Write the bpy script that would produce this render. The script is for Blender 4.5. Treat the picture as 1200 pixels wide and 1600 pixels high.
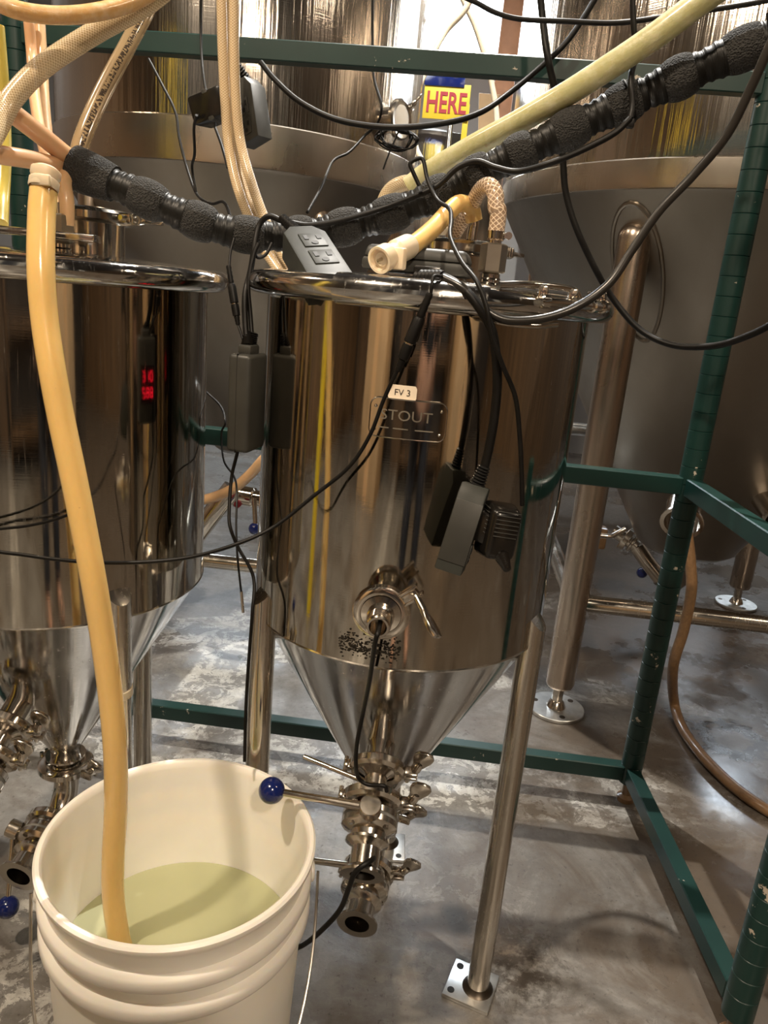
import bpy, bmesh, math, random
import numpy as np
from mathutils import Vector, Matrix

random.seed(7)
for o in list(bpy.data.objects):
    bpy.data.objects.remove(o)
scene = bpy.context.scene
COL = scene.collection

# ------------------------------------------------------------------ camera
F = 1180.0
EYE = Vector((0.0, 0.0, 1.2))
def _n(v):
    return Vector(v).normalized()
_up = -_n((-365, 4050, F))
_y = Vector((122, -335, F)); _y = (_y - _up * _y.dot(_up)).normalized()
_x = _y.cross(_up)
RW = Matrix((_x, _y, _up))                      # image-space (right, down, forward) -> world
cam_d = bpy.data.cameras.new('camera')
cam_d.sensor_fit = 'VERTICAL'; cam_d.sensor_height = 32.0; cam_d.sensor_width = 24.0
cam_d.lens = 32.0 * F / 1600.0
cam_d.clip_start = 0.02; cam_d.clip_end = 80
cam = bpy.data.objects.new('camera', cam_d); COL.objects.link(cam)
cx, cy, cz = RW @ Vector((1, 0, 0)), RW @ Vector((0, -1, 0)), RW @ Vector((0, 0, -1))
cam.matrix_world = Matrix(((cx.x, cy.x, cz.x, EYE.x), (cx.y, cy.y, cz.y, EYE.y), (cx.z, cy.z, cz.z, EYE.z), (0, 0, 0, 1)))
scene.camera = cam

# ------------------------------------------------------------------ world, lights, exposure
w = bpy.data.worlds.new('world'); scene.world = w; w.use_nodes = True
w.node_tree.nodes['Background'].inputs[0].default_value = (1.0, 0.90, 0.78, 1)
w.node_tree.nodes['Background'].inputs[1].default_value = 0.03
vs = scene.view_settings
vs.view_transform = 'Standard'; vs.look = 'None'; vs.gamma = 1.0; vs.use_curve_mapping = False
vs.exposure = -0.06
WARM, COOL = (1.0, 0.82, 0.62), (1.0, 0.95, 0.87)
LAMP_SPOTS = [(-1.05, -0.15, 3.3, 72, 0.06, WARM), (0.9, -1.9, 3.4, 85, 0.12, WARM), (-0.02, 2.40, 4.0, 165, 0.02, COOL), (-2.6, 1.2, 3.6, 20, 0.12, WARM), (2.6, 0.6, 3.6, 14, 0.12, WARM)]

# ------------------------------------------------------------------ placing helpers
def ray(px, py):
    return RW @ Vector((px - 600, py - 800, F))
def at(px, py, Y):
    d = ray(px, py); return EYE + d * (Y / d.y)
def atz(px, py, Z):
    d = ray(px, py); return EYE + d * ((Z - EYE.z) / d.z)

# ------------------------------------------------------------------ material helpers
class NT:
    def __init__(s, name):
        s.m = bpy.data.materials.new(name); s.m.use_nodes = True
        s.t = s.m.node_tree; s.b = s.t.nodes['Principled BSDF']; s.out = s.t.nodes['Material Output']
    def n(s, kind, **kw):
        nd = s.t.nodes.new(kind)
        for k, v in kw.items():
            if k.startswith('i_'):
                key = k[2:]
                key = int(key) if key.isdigit() else key.replace('_', ' ')
                nd.inputs[key].default_value = v
            else:
                setattr(nd, k, v)
        return nd
    def l(s, a, b):
        s.t.links.new(a, b)
    def set(s, **kw):
        for k, v in kw.items():
            s.b.inputs[k.replace('_', ' ')].default_value = v
        return s
    def coords(s, kind='Object', scale=(1, 1, 1)):
        tc = s.n('ShaderNodeTexCoord'); mp = s.n('ShaderNodeMapping')
        mp.inputs['Scale'].default_value = scale
        s.l(tc.outputs[kind], mp.inputs[0]); return mp.outputs[0]
    def noise(s, vec, scale=5, detail=3, rough=0.5, dist=0.0):
        nd = s.n('ShaderNodeTexNoise'); nd.inputs['Scale'].default_value = scale
        nd.inputs['Detail'].default_value = detail; nd.inputs['Roughness'].default_value = rough
        nd.inputs['Distortion'].default_value = dist
        if vec is not None: s.l(vec, nd.inputs['Vector'])
        return nd.outputs[0]
    def ramp(s, fac, stops, interp='LINEAR'):
        nd = s.n('ShaderNodeValToRGB'); cr = nd.color_ramp; cr.interpolation = interp
        while len(cr.elements) < len(stops): cr.elements.new(0.5)
        for e, (p, c) in zip(cr.elements, stops):
            e.position = p; e.color = c if len(c) == 4 else (*c, 1)
        s.l(fac, nd.inputs[0]); return nd.outputs[0]
    def mix(s, fac, a, b, mode='MIX'):
        nd = s.n('ShaderNodeMixRGB', blend_type=mode)
        for inp, v in zip(nd.inputs, (fac, a, b)):
            if hasattr(v, 'is_output'): s.l(v, inp)
            elif isinstance(v, (int, float)): inp.default_value = v
            else: inp.default_value = v if len(v) == 4 else (*v, 1)
        return nd.outputs[0]
    def math(s, op, a, b=0.0):
        nd = s.n('ShaderNodeMath', operation=op)
        for inp, v in zip(nd.inputs, (a, b)):
            if hasattr(v, 'is_output'): s.l(v, inp)
            else: inp.default_value = v
        return nd.outputs[0]
    def rng(s, v, lo, hi, a=0.0, b=1.0):
        nd = s.n('ShaderNodeMapRange'); s.l(v, nd.inputs[0])
        for i, x in zip((1, 2, 3, 4), (lo, hi, a, b)): nd.inputs[i].default_value = x
        return nd.outputs[0]
    def bump(s, h, strength=0.3, dist=0.002):
        nd = s.n('ShaderNodeBump'); nd.inputs['Strength'].default_value = strength
        nd.inputs['Distance'].default_value = dist
        s.l(h, nd.inputs['Height']); s.l(nd.outputs[0], s.b.inputs['Normal']); return nd
    def col(s, c): s.l(c, s.b.inputs['Base Color']); return s
    def rough(s, c): s.l(c, s.b.inputs['Roughness']); return s

def plain(name, color, rough=0.5, metal=0.0, vary=0.0, scale=30, bumpy=0.0, coat=0.0, sub=0.0):
    N = NT(name); N.set(Roughness=rough, Metallic=metal); N.b.inputs['Base Color'].default_value = (*color, 1)
    v = None
    if vary or bumpy:
        v = N.noise(N.coords(), scale, 4)
    if vary:
        N.col(N.mix(N.rng(v, 0.3, 0.7), tuple(c * (1 - vary) for c in color), tuple(min(1, c * (1 + vary)) for c in color)))
    if bumpy: N.bump(v, bumpy, 0.002)
    if coat: N.set(Coat_Weight=coat, Coat_Roughness=0.08)
    if sub:
        N.set(Subsurface_Weight=sub); N.b.inputs['Subsurface Radius'].default_value = (0.012, 0.008, 0.004)
        N.b.inputs['Subsurface Scale'].default_value = 1.0
    return N.m

M = {}
def mirror_steel(name, color, r0, r1, scratch=0.05, smudge=True):
    N = NT(name); N.set(Metallic=1.0)
    v1 = N.noise(N.coords('Object', (3, 3, 160)), 4, 4, 0.6)          # fine level polish lines
    v2 = N.noise(N.coords('Object', (1, 1, 1)), 9, 5, 0.65)
    v3 = N.noise(N.coords('Object', (60, 60, 4)), 3, 3, 0.6)          # dried drips
    v4 = N.noise(N.coords('Object', (45, 45, 2.2)), 4, 5, 0.75)
    N.rough(N.math('ADD', N.rng(v2, 0.42, 0.72, r0, r1), N.rng(v4, 0.56, 0.72, 0.0, 0.22 if smudge else 0.0)))
    dirt = N.rng(v3, 0.58, 0.75, 0.0, 0.35) if smudge else N.rng(v2, 0.6, 0.8, 0, 0.1)
    N.col(N.mix(dirt, color, tuple(c * 0.62 for c in color)))
    N.bump(v1, scratch, 0.0004)
    return N.m
M['mirror'] = mirror_steel('polished_tank_steel', (0.50, 0.465, 0.405), 0.035, 0.13, 0.05)
M['cone'] = mirror_steel('polished_cone_steel', (0.62, 0.60, 0.57), 0.06, 0.20, 0.06)
M['fitting'] = mirror_steel('fitting_steel', (0.66, 0.61, 0.54), 0.10, 0.26, 0.02, False)
M['leg_steel'] = mirror_steel('tube_leg_steel', (0.60, 0.555, 0.49), 0.14, 0.3, 0.04)

def brushed(name, color, rough, streak, wave=0.0):
    N = NT(name); N.set(Metallic=1.0)
    v1 = N.noise(N.coords('Object', (1, 1, 90)), 5, 4, 0.6)
    v2 = N.noise(N.coords('Object', (1.2, 1.2, 0.5)), 3, 5, 0.6)
    N.rough(N.rng(v2, 0.3, 0.7, rough * 0.8, rough * 1.25))
    N.col(N.mix(N.rng(v2, 0.35, 0.75, 0, 0.6), color, tuple(c * 0.72 for c in color)))
    v5 = N.noise(N.coords('Object', (22, 22, 0.35)), 2, 4, 0.6)         # lengthwise waviness of the rolled sheet
    N.bump(N.math('ADD', N.math('MULTIPLY', v1, streak), N.math('MULTIPLY', v5, wave)), 0.5, 0.004)
    return N.m
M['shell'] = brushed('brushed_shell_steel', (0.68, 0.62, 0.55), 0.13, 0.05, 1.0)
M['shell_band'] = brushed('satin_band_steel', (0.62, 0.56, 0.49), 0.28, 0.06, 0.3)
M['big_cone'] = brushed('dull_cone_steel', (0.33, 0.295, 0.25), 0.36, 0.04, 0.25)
M['big_leg'] = brushed('satin_leg_steel', (0.54, 0.45, 0.37), 0.27, 0.06, 0.2)

# painted green frame with chips
N = NT('chipped_green_paint'); v = N.noise(N.coords('Object', (1, 1, 1)), 22, 6, 0.62); v2 = N.noise(N.coords(), 6, 3)
chip = N.ramp(N.math('ADD', v, N.math('MULTIPLY', v2, 0.35)), [(0.0, (0, 0, 0)), (0.862, (0, 0, 0)), (0.875, (1, 1, 1))])
N.col(N.mix(chip, N.mix(N.rng(v2, 0.3, 0.7), (0.003, 0.023, 0.020), (0.005, 0.033, 0.028)), (0.50, 0.44, 0.36)))
N.set(Roughness=0.38); N.bump(v, 0.12, 0.002); M['green'] = N.m
M['green_groove'] = plain('scuffed_green_groove', (0.02, 0.06, 0.05), 0.5, 0, 0.3, 60)

# floor: worn grey paint over concrete, wet patches, brown stains
N = NT('worn_painted_concrete'); c = N.coords('Object')
big = N.noise(c, 1.1, 4, 0.55); mid = N.noise(c, 4.5, 6, 0.62); fine = N.noise(c, 38, 6, 0.72); fl = N.noise(c, 14, 8, 0.75, 0.6)
base = N.mix(N.rng(mid, 0.32, 0.68), (0.140, 0.134, 0.124), (0.255, 0.245, 0.228))
base = N.mix(N.rng(big, 0.50, 0.66), base, (0.083, 0.063, 0.046))
sep = N.n('ShaderNodeSeparateXYZ'); N.l(c, sep.inputs[0])
wob = N.math('MULTIPLY', N.math('SUBTRACT', mid, 0.5), 0.25)
def stripe(coord, centre, half):
    d = N.math('ABSOLUTE', N.math('SUBTRACT', N.math('ADD', coord, N.math('MULTIPLY', wob, 0.15)), centre))
    return N.rng(d, half * 0.92, half, 1.0, 0.0)
Xc, Yc = sep.outputs[0], sep.outputs[1]
dg = N.math('ADD', Xc, N.math('MULTIPLY', Yc, -0.35))
s1 = stripe(Yc, 1.74, 0.15); s2 = stripe(Yc, 2.30, 0.08); s3 = stripe(N.math('ADD', Yc, N.math('MULTIPLY', Xc, -0.45)), 2.75, 0.11); s4 = stripe(Xc, -0.62, 0.11)
ss = N.math('MAXIMUM', N.math('MAXIMUM', s1, s2), N.math('MAXIMUM', s3, s4))
flake = N.ramp(N.math('ADD', N.math('MULTIPLY', fl, 0.7), N.math('MULTIPLY', fine, 0.3)), [(0.495, (1, 1, 1)), (0.512, (0, 0, 0))])
flake2 = N.ramp(N.math('ADD', N.math('MULTIPLY', fl, 0.75), N.math('MULTIPLY', fine, 0.25)), [(0.515, (0, 0, 0)), (0.53, (1, 1, 1))])
base = N.mix(N.math('MULTIPLY', flake2, N.rng(big, 0.40, 0.52, 0.0, 0.8)), base, (0.244, 0.231, 0.208))
base = N.mix(N.math('MULTIPLY', ss, N.math('SUBTRACT', 1.0, N.math('MULTIPLY', flake, 0.88))), base, (0.60, 0.585, 0.54))  # pale stripes: flaking paint, with patches of daylight put into the same colour
stain = N.noise(N.coords('Object', (1, 1.5, 1)), 2.3, 7, 0.66, 1.2)
base = N.mix(N.math('MULTIPLY', N.rng(N.math('ADD', stain, N.rng(Xc, 0.05, 0.8, 0.0, 0.27)), 0.48, 0.68), 0.85), base, (0.076, 0.054, 0.036))
speck = N.ramp(N.noise(c, 75, 5, 0.7), [(0.60, (0, 0, 0)), (0.64, (1, 1, 1))])
base = N.mix(N.rng(fine, 0.35, 0.65, 0.0, 0.45), base, (0.07, 0.06, 0.05))
base = N.mix(N.math('MULTIPLY', speck, 0.55), base, (0.040, 0.033, 0.026))
# dark rings and the spill round the foot plate
def blot(x, y, r0, r1):
    dx = N.math('SUBTRACT', Xc, x); dy = N.math('SUBTRACT', Yc, y)
    d = N.math('SQRT', N.math('ADD', N.math('MULTIPLY', dx, dx), N.math('MULTIPLY', dy, dy)))
    d = N.math('ADD', d, N.math('MULTIPLY', N.math('SUBTRACT', fl, 0.5), 0.22))
    return d, N.rng(d, r0, r1, 1.0, 0.0)
d0, spill = blot(0.245, 1.16, 0.035, 0.135)
spk = N.ramp(N.math('ADD', N.math('MULTIPLY', fine, 0.6), N.math('MULTIPLY', fl, 0.4)), [(0.44, (0, 0, 0)), (0.52, (1, 1, 1))])
base = N.mix(N.math('MULTIPLY', spill, N.math('MULTIPLY', spk, 0.9)), base, (0.030, 0.023, 0.017))
d1, _ = blot(0.95, 2.10, 0.1, 0.2)
ring = N.rng(N.math('ABSOLUTE', N.math('SUBTRACT', d1, 0.085)), 0.018, 0.034, 1.0, 0.0)
base = N.mix(N.math('MULTIPLY', ring, 0.8), base, (0.023, 0.018, 0.015))
d2, _ = blot(-1.06, 2.66, 0.1, 0.2)
ring2 = N.rng(N.math('ABSOLUTE', N.math('SUBTRACT', d2, 0.15)), 0.02, 0.05, 1.0, 0.0)
base = N.mix(N.math('MULTIPLY', ring2, 0.8), base, (0.033, 0.025, 0.020))
N.col(base)
wetn = N.noise(c, 1.7, 5, 0.6); wet = N.rng(wetn, 0.50, 0.58)
d3, pud = blot(0.60, 2.46, 0.06, 0.14); wet = N.math('MAXIMUM', wet, pud); wet = N.math('MAXIMUM', wet, spill)
N.rough(N.math('ADD', N.rng(wet, 0.0, 1.0, 0.30, 0.12), N.rng(fine, 0.3, 0.7, 0.0, 0.10)))
h = N.math('ADD', N.math('MULTIPLY', fl, 0.6), N.math('MULTIPLY', fine, 0.4))
bp = N.bump(h, 0.28, 0.004); N.l(N.rng(wet, 0, 1, 0.35, 0.10), bp.inputs['Strength'])
M['floor'] = N.m

# hoses
def hose_mat(name, color, rough=0.22, sub=0.35, streak=0.25, frost=0.0):
    N = NT(name); v = N.noise(N.coords('UV', (3, 18, 1)), 3, 4, 0.6); v2 = N.noise(N.coords('Object'), 40, 5, 0.7)
    cc = N.mix(N.rng(v, 0.3, 0.75, 0, streak), color, tuple(x * 0.55 for x in color))
    if frost: cc = N.mix(N.rng(v2, 0.45, 0.7, 0, frost), cc, (0.86, 0.82, 0.66))
    spot = N.ramp(N.noise(N.coords('Object'), 75, 2), [(0.74, (0, 0, 0)), (0.77, (1, 1, 1))])
    N.col(N.mix(N.math('MULTIPLY', spot, 0.5), cc, (0.35, 0.2, 0.07)))
    N.set(Roughness=rough, Subsurface_Weight=sub, Coat_Weight=0.5, Coat_Roughness=0.12)
    N.b.inputs['Subsurface Radius'].default_value = (0.010, 0.006, 0.003); N.b.inputs['Subsurface Scale'].default_value = 1.0
    if frost: N.bump(v2, 0.5, 0.003)
    return N.m
M['amber'] = hose_mat('beer_filled_amber_hose', (0.78, 0.52, 0.19), 0.22, 0.35, 0.12)
M['amber_frost'] = hose_mat('frosted_amber_hose', (0.64, 0.38, 0.14), 0.4, 0.35, 0.3, 0.35)
M['peach'] = hose_mat('peach_silicone_hose', (0.68, 0.40, 0.21), 0.35, 0.4, 0.12)
M['pale_green'] = hose_mat('frosted_pale_green_hose', (0.50, 0.48, 0.24), 0.4, 0.35, 0.15, 0.35)
M['yellow_hose'] = hose_mat('yellow_hose', (0.48, 0.38, 0.07), 0.3, 0.3, 0.3)
M['rusty_hose'] = hose_mat('rust_stained_hose', (0.26, 0.15, 0.07), 0.45, 0.1, 0.9)
M['tan_hose'] = hose_mat('tan_hose', (0.66, 0.42, 0.22), 0.4, 0.3, 0.3)
M['cream_line'] = hose_mat('cream_line', (0.62, 0.52, 0.38), 0.35, 0.2, 0.15)
def braid_mat(name, wall, thread, alpha, nu, nv):
    N = NT(name); tc = N.n('ShaderNodeTexCoord'); sp = N.n('ShaderNodeSeparateXYZ'); N.l(tc.outputs['UV'], sp.inputs[0])
    u, v = sp.outputs[0], sp.outputs[1]
    a = N.math('SINE', N.math('ADD', N.math('MULTIPLY', u, nu * 2 * math.pi), N.math('MULTIPLY', v, nv)))
    b = N.math('SINE', N.math('SUBTRACT', N.math('MULTIPLY', u, nu * 2 * math.pi), N.math('MULTIPLY', v, nv)))
    k = N.rng(N.math('MAXIMUM', a, b), 0.70, 0.92)
    N.col(N.mix(k, wall, thread)); N.l(N.rng(k, 0, 1, alpha, min(1.0, alpha + 0.3)), N.b.inputs['Alpha'])
    N.set(Roughness=0.2, Coat_Weight=0.6, Coat_Roughness=0.06, Subsurface_Weight=0.15)
    N.b.inputs['Subsurface Radius'].default_value = (0.006, 0.005, 0.003); N.b.inputs['Subsurface Scale'].default_value = 1.0
    N.bump(k, 0.4, 0.001)
    return N.m
M['braid'] = braid_mat('braided_clear_hose', (0.48, 0.36, 0.20), (0.74, 0.62, 0.43), 0.74, 16, 1500)
M['braid_small'] = braid_mat('braided_clear_hose_fine', (0.52, 0.37, 0.20), (0.78, 0.64, 0.44), 0.84, 9, 1500)
M['braid_open'] = braid_mat('braided_clear_hose_coarse', (0.42, 0.29, 0.19), (0.85, 0.68, 0.50), 0.62, 8, 900)
N = NT('printed_clear_hose'); tc = N.n('ShaderNodeTexCoord'); sp = N.n('ShaderNodeSeparateXYZ'); N.l(tc.outputs['UV'], sp.inputs[0])
u, v = sp.outputs[0], sp.outputs[1]
band = N.rng(N.math('ABSOLUTE', N.math('SUBTRACT', N.math('FRACT', N.math('MULTIPLY', u, 3.0)), 0.5)), 0.14, 0.16, 1, 0)
pr = N.ramp(N.noise(N.coords('UV', (14, 330, 1)), 1.0, 1), [(0.46, (0, 0, 0)), (0.5, (1, 1, 1))])
ink = N.math('MULTIPLY', band, pr)
N.col(N.mix(ink, (0.50, 0.37, 0.21), (0.06, 0.045, 0.035))); N.l(N.rng(ink, 0, 1, 0.62, 1.0), N.b.inputs['Alpha'])
N.set(Roughness=0.15, Coat_Weight=0.6, Coat_Roughness=0.05); M['clear_print'] = N.m
# foam, tape, rubber, plastic
N = NT('grey_pipe_foam'); v = N.n('ShaderNodeTexVoronoi', i_Scale=420.0); N.l(N.coords(), v.inputs['Vector'])
n2 = N.noise(N.coords(), 110, 4, 0.6)
N.col(N.mix(N.rng(v.outputs[0], 0.0, 0.75), (0.006, 0.006, 0.006), (0.030, 0.029, 0.027))); N.set(Roughness=0.85)
N.bump(N.math('ADD', v.outputs[0], n2), 0.9, 0.003); M['foam'] = N.m
N = NT('black_wrap_tape'); v = N.noise(N.coords('UV', (1.5, 260, 1)), 1.0, 3)
N.col(N.mix(v, (0.003, 0.003, 0.003), (0.008, 0.008, 0.007))); N.set(Roughness=0.42, Specular_IOR_Level=0.3); N.bump(v, 0.5, 0.003); M['tape'] = N.m
M['cable'] = plain('black_cable_rubber', (0.005, 0.0045, 0.004), 0.45, 0, 0.3, 60); M['cable'].node_tree.nodes['Principled BSDF'].inputs['Specular IOR Level'].default_value = 0.25
M['cable_grey'] = plain('shiny_dark_grey_cable', (0.020, 0.018, 0.016), 0.30, 0, 0.2, 40)
M['plastic_grey'] = plain('charcoal_plastic', (0.034, 0.034, 0.030), 0.45, 0, 0.15, 25, 0.06)
M['plastic_lightgrey'] = plain('grey_plastic', (0.026, 0.028, 0.024), 0.5, 0, 0.12, 25, 0.06); M['plastic_lightgrey'].node_tree.nodes['Principled BSDF'].inputs['Specular IOR Level'].default_value = 0.3
M['plastic_black'] = plain('black_gloss_plastic', (0.008, 0.007, 0.006), 0.25, 0, 0.2, 25)
M['slot'] = plain('outlet_slot_black', (0.004, 0.004, 0.004), 0.6)
M['white_plastic'] = plain('ivory_quick_coupling', (0.74, 0.62, 0.45), 0.35, 0, 0.1, 30, 0, 0, 0.2)
M['blue_knob'] = plain('blue_ball_plastic', (0.005, 0.014, 0.105), 0.16, 0, 0.15, 10, 0, 0.5)
M['seal'] = plain('grey_silicone_seal', (0.20, 0.20, 0.19), 0.6)
M['brass'] = plain('dull_nickel_hex', (0.45, 0.41, 0.34), 0.32, 1.0, 0.15, 20)
M['dark_metal'] = plain('dark_steel_inside', (0.12, 0.10, 0.08), 0.35, 1.0, 0.2, 20)
M['label_paper'] = plain('cream_label', (0.88, 0.76, 0.60), 0.5, 0, 0.08, 40)
M['residue'] = plain('black_adhesive_residue', (0.03, 0.026, 0.02), 0.5, 0.5, 0.4, 80)
M['ink'] = plain('label_ink', (0.03, 0.02, 0.018), 0.6)
M['plate'] = plain('etched_nameplate_steel', (0.56, 0.52, 0.45), 0.09, 1.0, 0.10, 14)
M['etch'] = plain('etched_letters', (0.36, 0.33, 0.27), 0.45, 0.8)
M['foot_plate'] = plain('bright_foot_plate', (0.74, 0.74, 0.72), 0.34, 1.0, 0.2, 25)
M['bucket'] = plain('white_bucket_plastic', (0.88, 0.84, 0.77), 0.40, 0, 0.04, 9, 0.03, 0, 0.25)
M['wire'] = plain('galvanised_wire', (0.60, 0.57, 0.52), 0.35, 1.0, 0.15, 30)
M['red_led'] = NT('red_led'); M['red_led'].set(Emission_Strength=2.5); M['red_led'].b.inputs['Emission Color'].default_value = (1, 0.01, 0.03, 1)
M['red_led'].b.inputs['Base Color'].default_value = (0.2, 0, 0, 1); M['red_led'] = M['red_led'].m
N = NT('rinse_water'); tr = N.n('ShaderNodeBsdfTransparent'); tr.inputs[0].default_value = (0.84, 0.87, 0.62, 1)
df = N.n('ShaderNodeBsdfDiffuse'); df.inputs[0].default_value = (0.74, 0.76, 0.50, 1)
gl = N.n('ShaderNodeBsdfGlossy'); gl.inputs['Roughness'].default_value = 0.02
fr = N.n('ShaderNodeFresnel'); fr.inputs[0].default_value = 1.33
m1 = N.n('ShaderNodeMixShader'); m1.inputs[0].default_value = 0.42; N.l(tr.outputs[0], m1.inputs[1]); N.l(df.outputs[0], m1.inputs[2])
m2 = N.n('ShaderNodeMixShader'); N.l(fr.outputs[0], m2.inputs[0]); N.l(m1.outputs[0], m2.inputs[1]); N.l(gl.outputs[0], m2.inputs[2])
N.l(m2.outputs[0], N.out.inputs[0]); M['water'] = N.m
# the room
M['wall_cream'] = plain('cream_painted_block', (0.62, 0.50, 0.36), 0.7, 0, 0.15, 3, 0.1)
M['wall_dark'] = plain('dark_brown_panelling', (0.030, 0.021, 0.014), 0.6, 0, 0.35, 3)
M['wall_grey'] = plain('grey_painted_wall', (0.34, 0.34, 0.34), 0.7, 0, 0.08, 2)
M['ceiling'] = plain('dark_ceiling', (0.05, 0.04, 0.032), 0.8, 0, 0.2, 2)
N = NT('wood_planks'); v = N.noise(N.coords('Object', (5, 5, 0.25)), 3, 5, 0.6, 0.4)
N.col(N.mix(N.rng(v, 0.3, 0.7), (0.022, 0.014, 0.008), (0.17, 0.095, 0.042))); N.set(Roughness=0.55); M['wood'] = N.m
M['wood_post'] = plain('stained_wood_post', (0.36, 0.17, 0.085), 0.6, 0, 0.2, 8)
M['cardboard'] = plain('cardboard', (0.42, 0.28, 0.15), 0.75, 0, 0.12, 6)
M['yellow_paint'] = plain('yellow_paint', (0.60, 0.43, 0.02), 0.5, 0, 0.08, 8)
M['red_paint'] = plain('red_lettering', (0.28, 0.01, 0.02), 0.6)
M['lamp_shade'] = plain('lamp_housing', (0.25, 0.25, 0.25), 0.4, 0.8)
def emit(name, color, s):
    N = NT(name); N.set(Emission_Strength=s); N.b.inputs['Emission Color'].default_value = (*color, 1); N.b.inputs['Base Color'].default_value = (*color, 1); return N.m
M['daylight'] = emit('bright_window_daylight', (0.80, 0.90, 1.0), 15.0)
M['lamp_glow_cool'] = emit('lamp_glow_cool', (1.0, 0.95, 0.87), 12.0)
M['lamp_glow'] = emit('lamp_glow', (1.0, 0.80, 0.55), 12.0)

# ------------------------------------------------------------------ mesh helpers
class MB:
    def __init__(s): s.v = []; s.f = []; s.uv = []
    def add(s, data, mat=None):
        vs_, fs = data[0], data[1]; uvs = data[2] if len(data) > 2 else None
        k = len(s.v)
        if mat is not None: vs_ = [mat @ Vector(p) for p in vs_]
        s.v += [Vector(p) for p in vs_]
        for i, f in enumerate(fs):
            s.f.append([a + k for a in f]); s.uv.append(uvs[i] if uvs else None)
        return s
    def build(s, name, mat, parent=None, sharp=38, origin=None):
        me = bpy.data.meshes.new(name)
        if parent is not None: O = Vector(parent.get('_o', (0, 0, 0)))
        else:
            if origin is None:
                xs = np.array([tuple(p) for p in s.v]); origin = ((xs[:, 0].min() + xs[:, 0].max()) / 2, (xs[:, 1].min() + xs[:, 1].max()) / 2, xs[:, 2].min())
            O = Vector(origin)
        me.from_pydata([tuple(p - O) for p in s.v], [], s.f)
        if any(u is not None for u in s.uv):
            lay = me.uv_layers.new(name='UVMap'); li = 0
            for f, u in zip(s.f, s.uv):
                for j in range(len(f)):
                    lay.data[li].uv = u[j] if u else (0, 0); li += 1
        me.polygons.foreach_set('use_smooth', [True] * len(me.polygons))
        me.validate(); me.update()
        me.set_sharp_from_angle(angle=math.radians(sharp))
        me.materials.append(M[mat] if isinstance(mat, str) else mat)
        o = bpy.data.objects.new(name, me); COL.objects.link(o)
        o['_o'] = tuple(O)
        if parent is not None: o.parent = parent
        else: o.location = O
        return o

def tag(o, label=None, cat=None, group=None, kind=None):
    for k, v in (('label', label), ('category', cat), ('group', group), ('kind', kind)):
        if v: o[k] = v
    return o
def thing(name, loc, label, cat, group=None):
    o = bpy.data.objects.new(name, None); COL.objects.link(o); o.location = loc; o['_o'] = tuple(loc); o.empty_display_size = 0.05
    return tag(o, label, cat, group)

def frame(origin, z, x=None):
    z = Vector(z).normalized()
    if x is None: x = Vector((1, 0, 0)) if abs(z.x) < 0.9 else Vector((0, 1, 0))
    x = Vector(x); x = (x - z * x.dot(z)).normalized(); y = z.cross(x); o = Vector(origin)
    return Matrix(((x.x, y.x, z.x, o.x), (x.y, y.y, z.y, o.y), (x.z, y.z, z.z, o.z), (0, 0, 0, 1)))

def lathe(prof, seg=48, a0=0.0, a1=2 * math.pi, cap=False):
    full = abs(a1 - a0 - 2 * math.pi) < 1e-6; n = seg if full else seg + 1
    vs_, fs = [], []
    for r, z in prof:
        for i in range(n):
            a = a0 + (a1 - a0) * i / seg; vs_.append((r * math.cos(a), r * math.sin(a), z))
    for j in range(len(prof) - 1):
        for i in range(seg):
            i2 = (i + 1) % n
            fs.append([j * n + i, j * n + i2, (j + 1) * n + i2, (j + 1) * n + i])
    if cap:
        for j, rev in ((0, True), (len(prof) - 1, False)):
            ring = [j * n + i for i in range(n)]; fs.append(ring[::-1] if rev else ring)
    return vs_, fs
def cyl(r, z0, z1, seg=24, bev=0.0):
    if bev: pr = [(r - bev, z0), (r, z0 + bev), (r, z1 - bev), (r - bev, z1)]
    else: pr = [(r, z0), (r, z1)]
    return lathe(pr, seg, cap=True)
def pipe(ro, ri, z0, z1, seg=32):
    return lathe([(ri, z0), (ro, z0), (ro, z1), (ri, z1), (ri, z0)], seg)
def torus(R, r, seg=64, ring=12, a0=0.0, a1=2 * math.pi):
    pr = [(R + r * math.cos(t), r * math.sin(t)) for t in [2 * math.pi * k / ring for k in range(ring + 1)]]
    return lathe(pr, seg, a0, a1)
def sphere(r, seg=24, rings=14, c=(0, 0, 0)):
    pr = [(max(1e-5, r * math.sin(math.pi * k / rings)), -r * math.cos(math.pi * k / rings)) for k in range(rings + 1)]
    v, f = lathe(pr, seg); return [(p[0] + c[0], p[1] + c[1], p[2] + c[2]) for p in v], f
def box(sx, sy, sz, bev=0.0, seg=2, c=(0, 0, 0), taper=None):
    bm = bmesh.new(); bmesh.ops.create_cube(bm, size=1.0)
    for v in bm.verts: v.co = Vector((v.co.x * sx, v.co.y * sy, v.co.z * sz))
    if taper:
        for v in bm.verts:
            if v.co.z > 0: v.co.x *= taper[0]; v.co.y *= taper[1]
    if bev: bmesh.ops.bevel(bm, geom=bm.edges[:], offset=bev, segments=seg, profile=0.5, affect='EDGES')
    bm.verts.index_update()
    v = [(p.co.x + c[0], p.co.y + c[1], p.co.z + c[2]) for p in bm.verts]; f = [[q.index for q in fc.verts] for fc in bm.faces]
    bm.free(); return v, f
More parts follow.
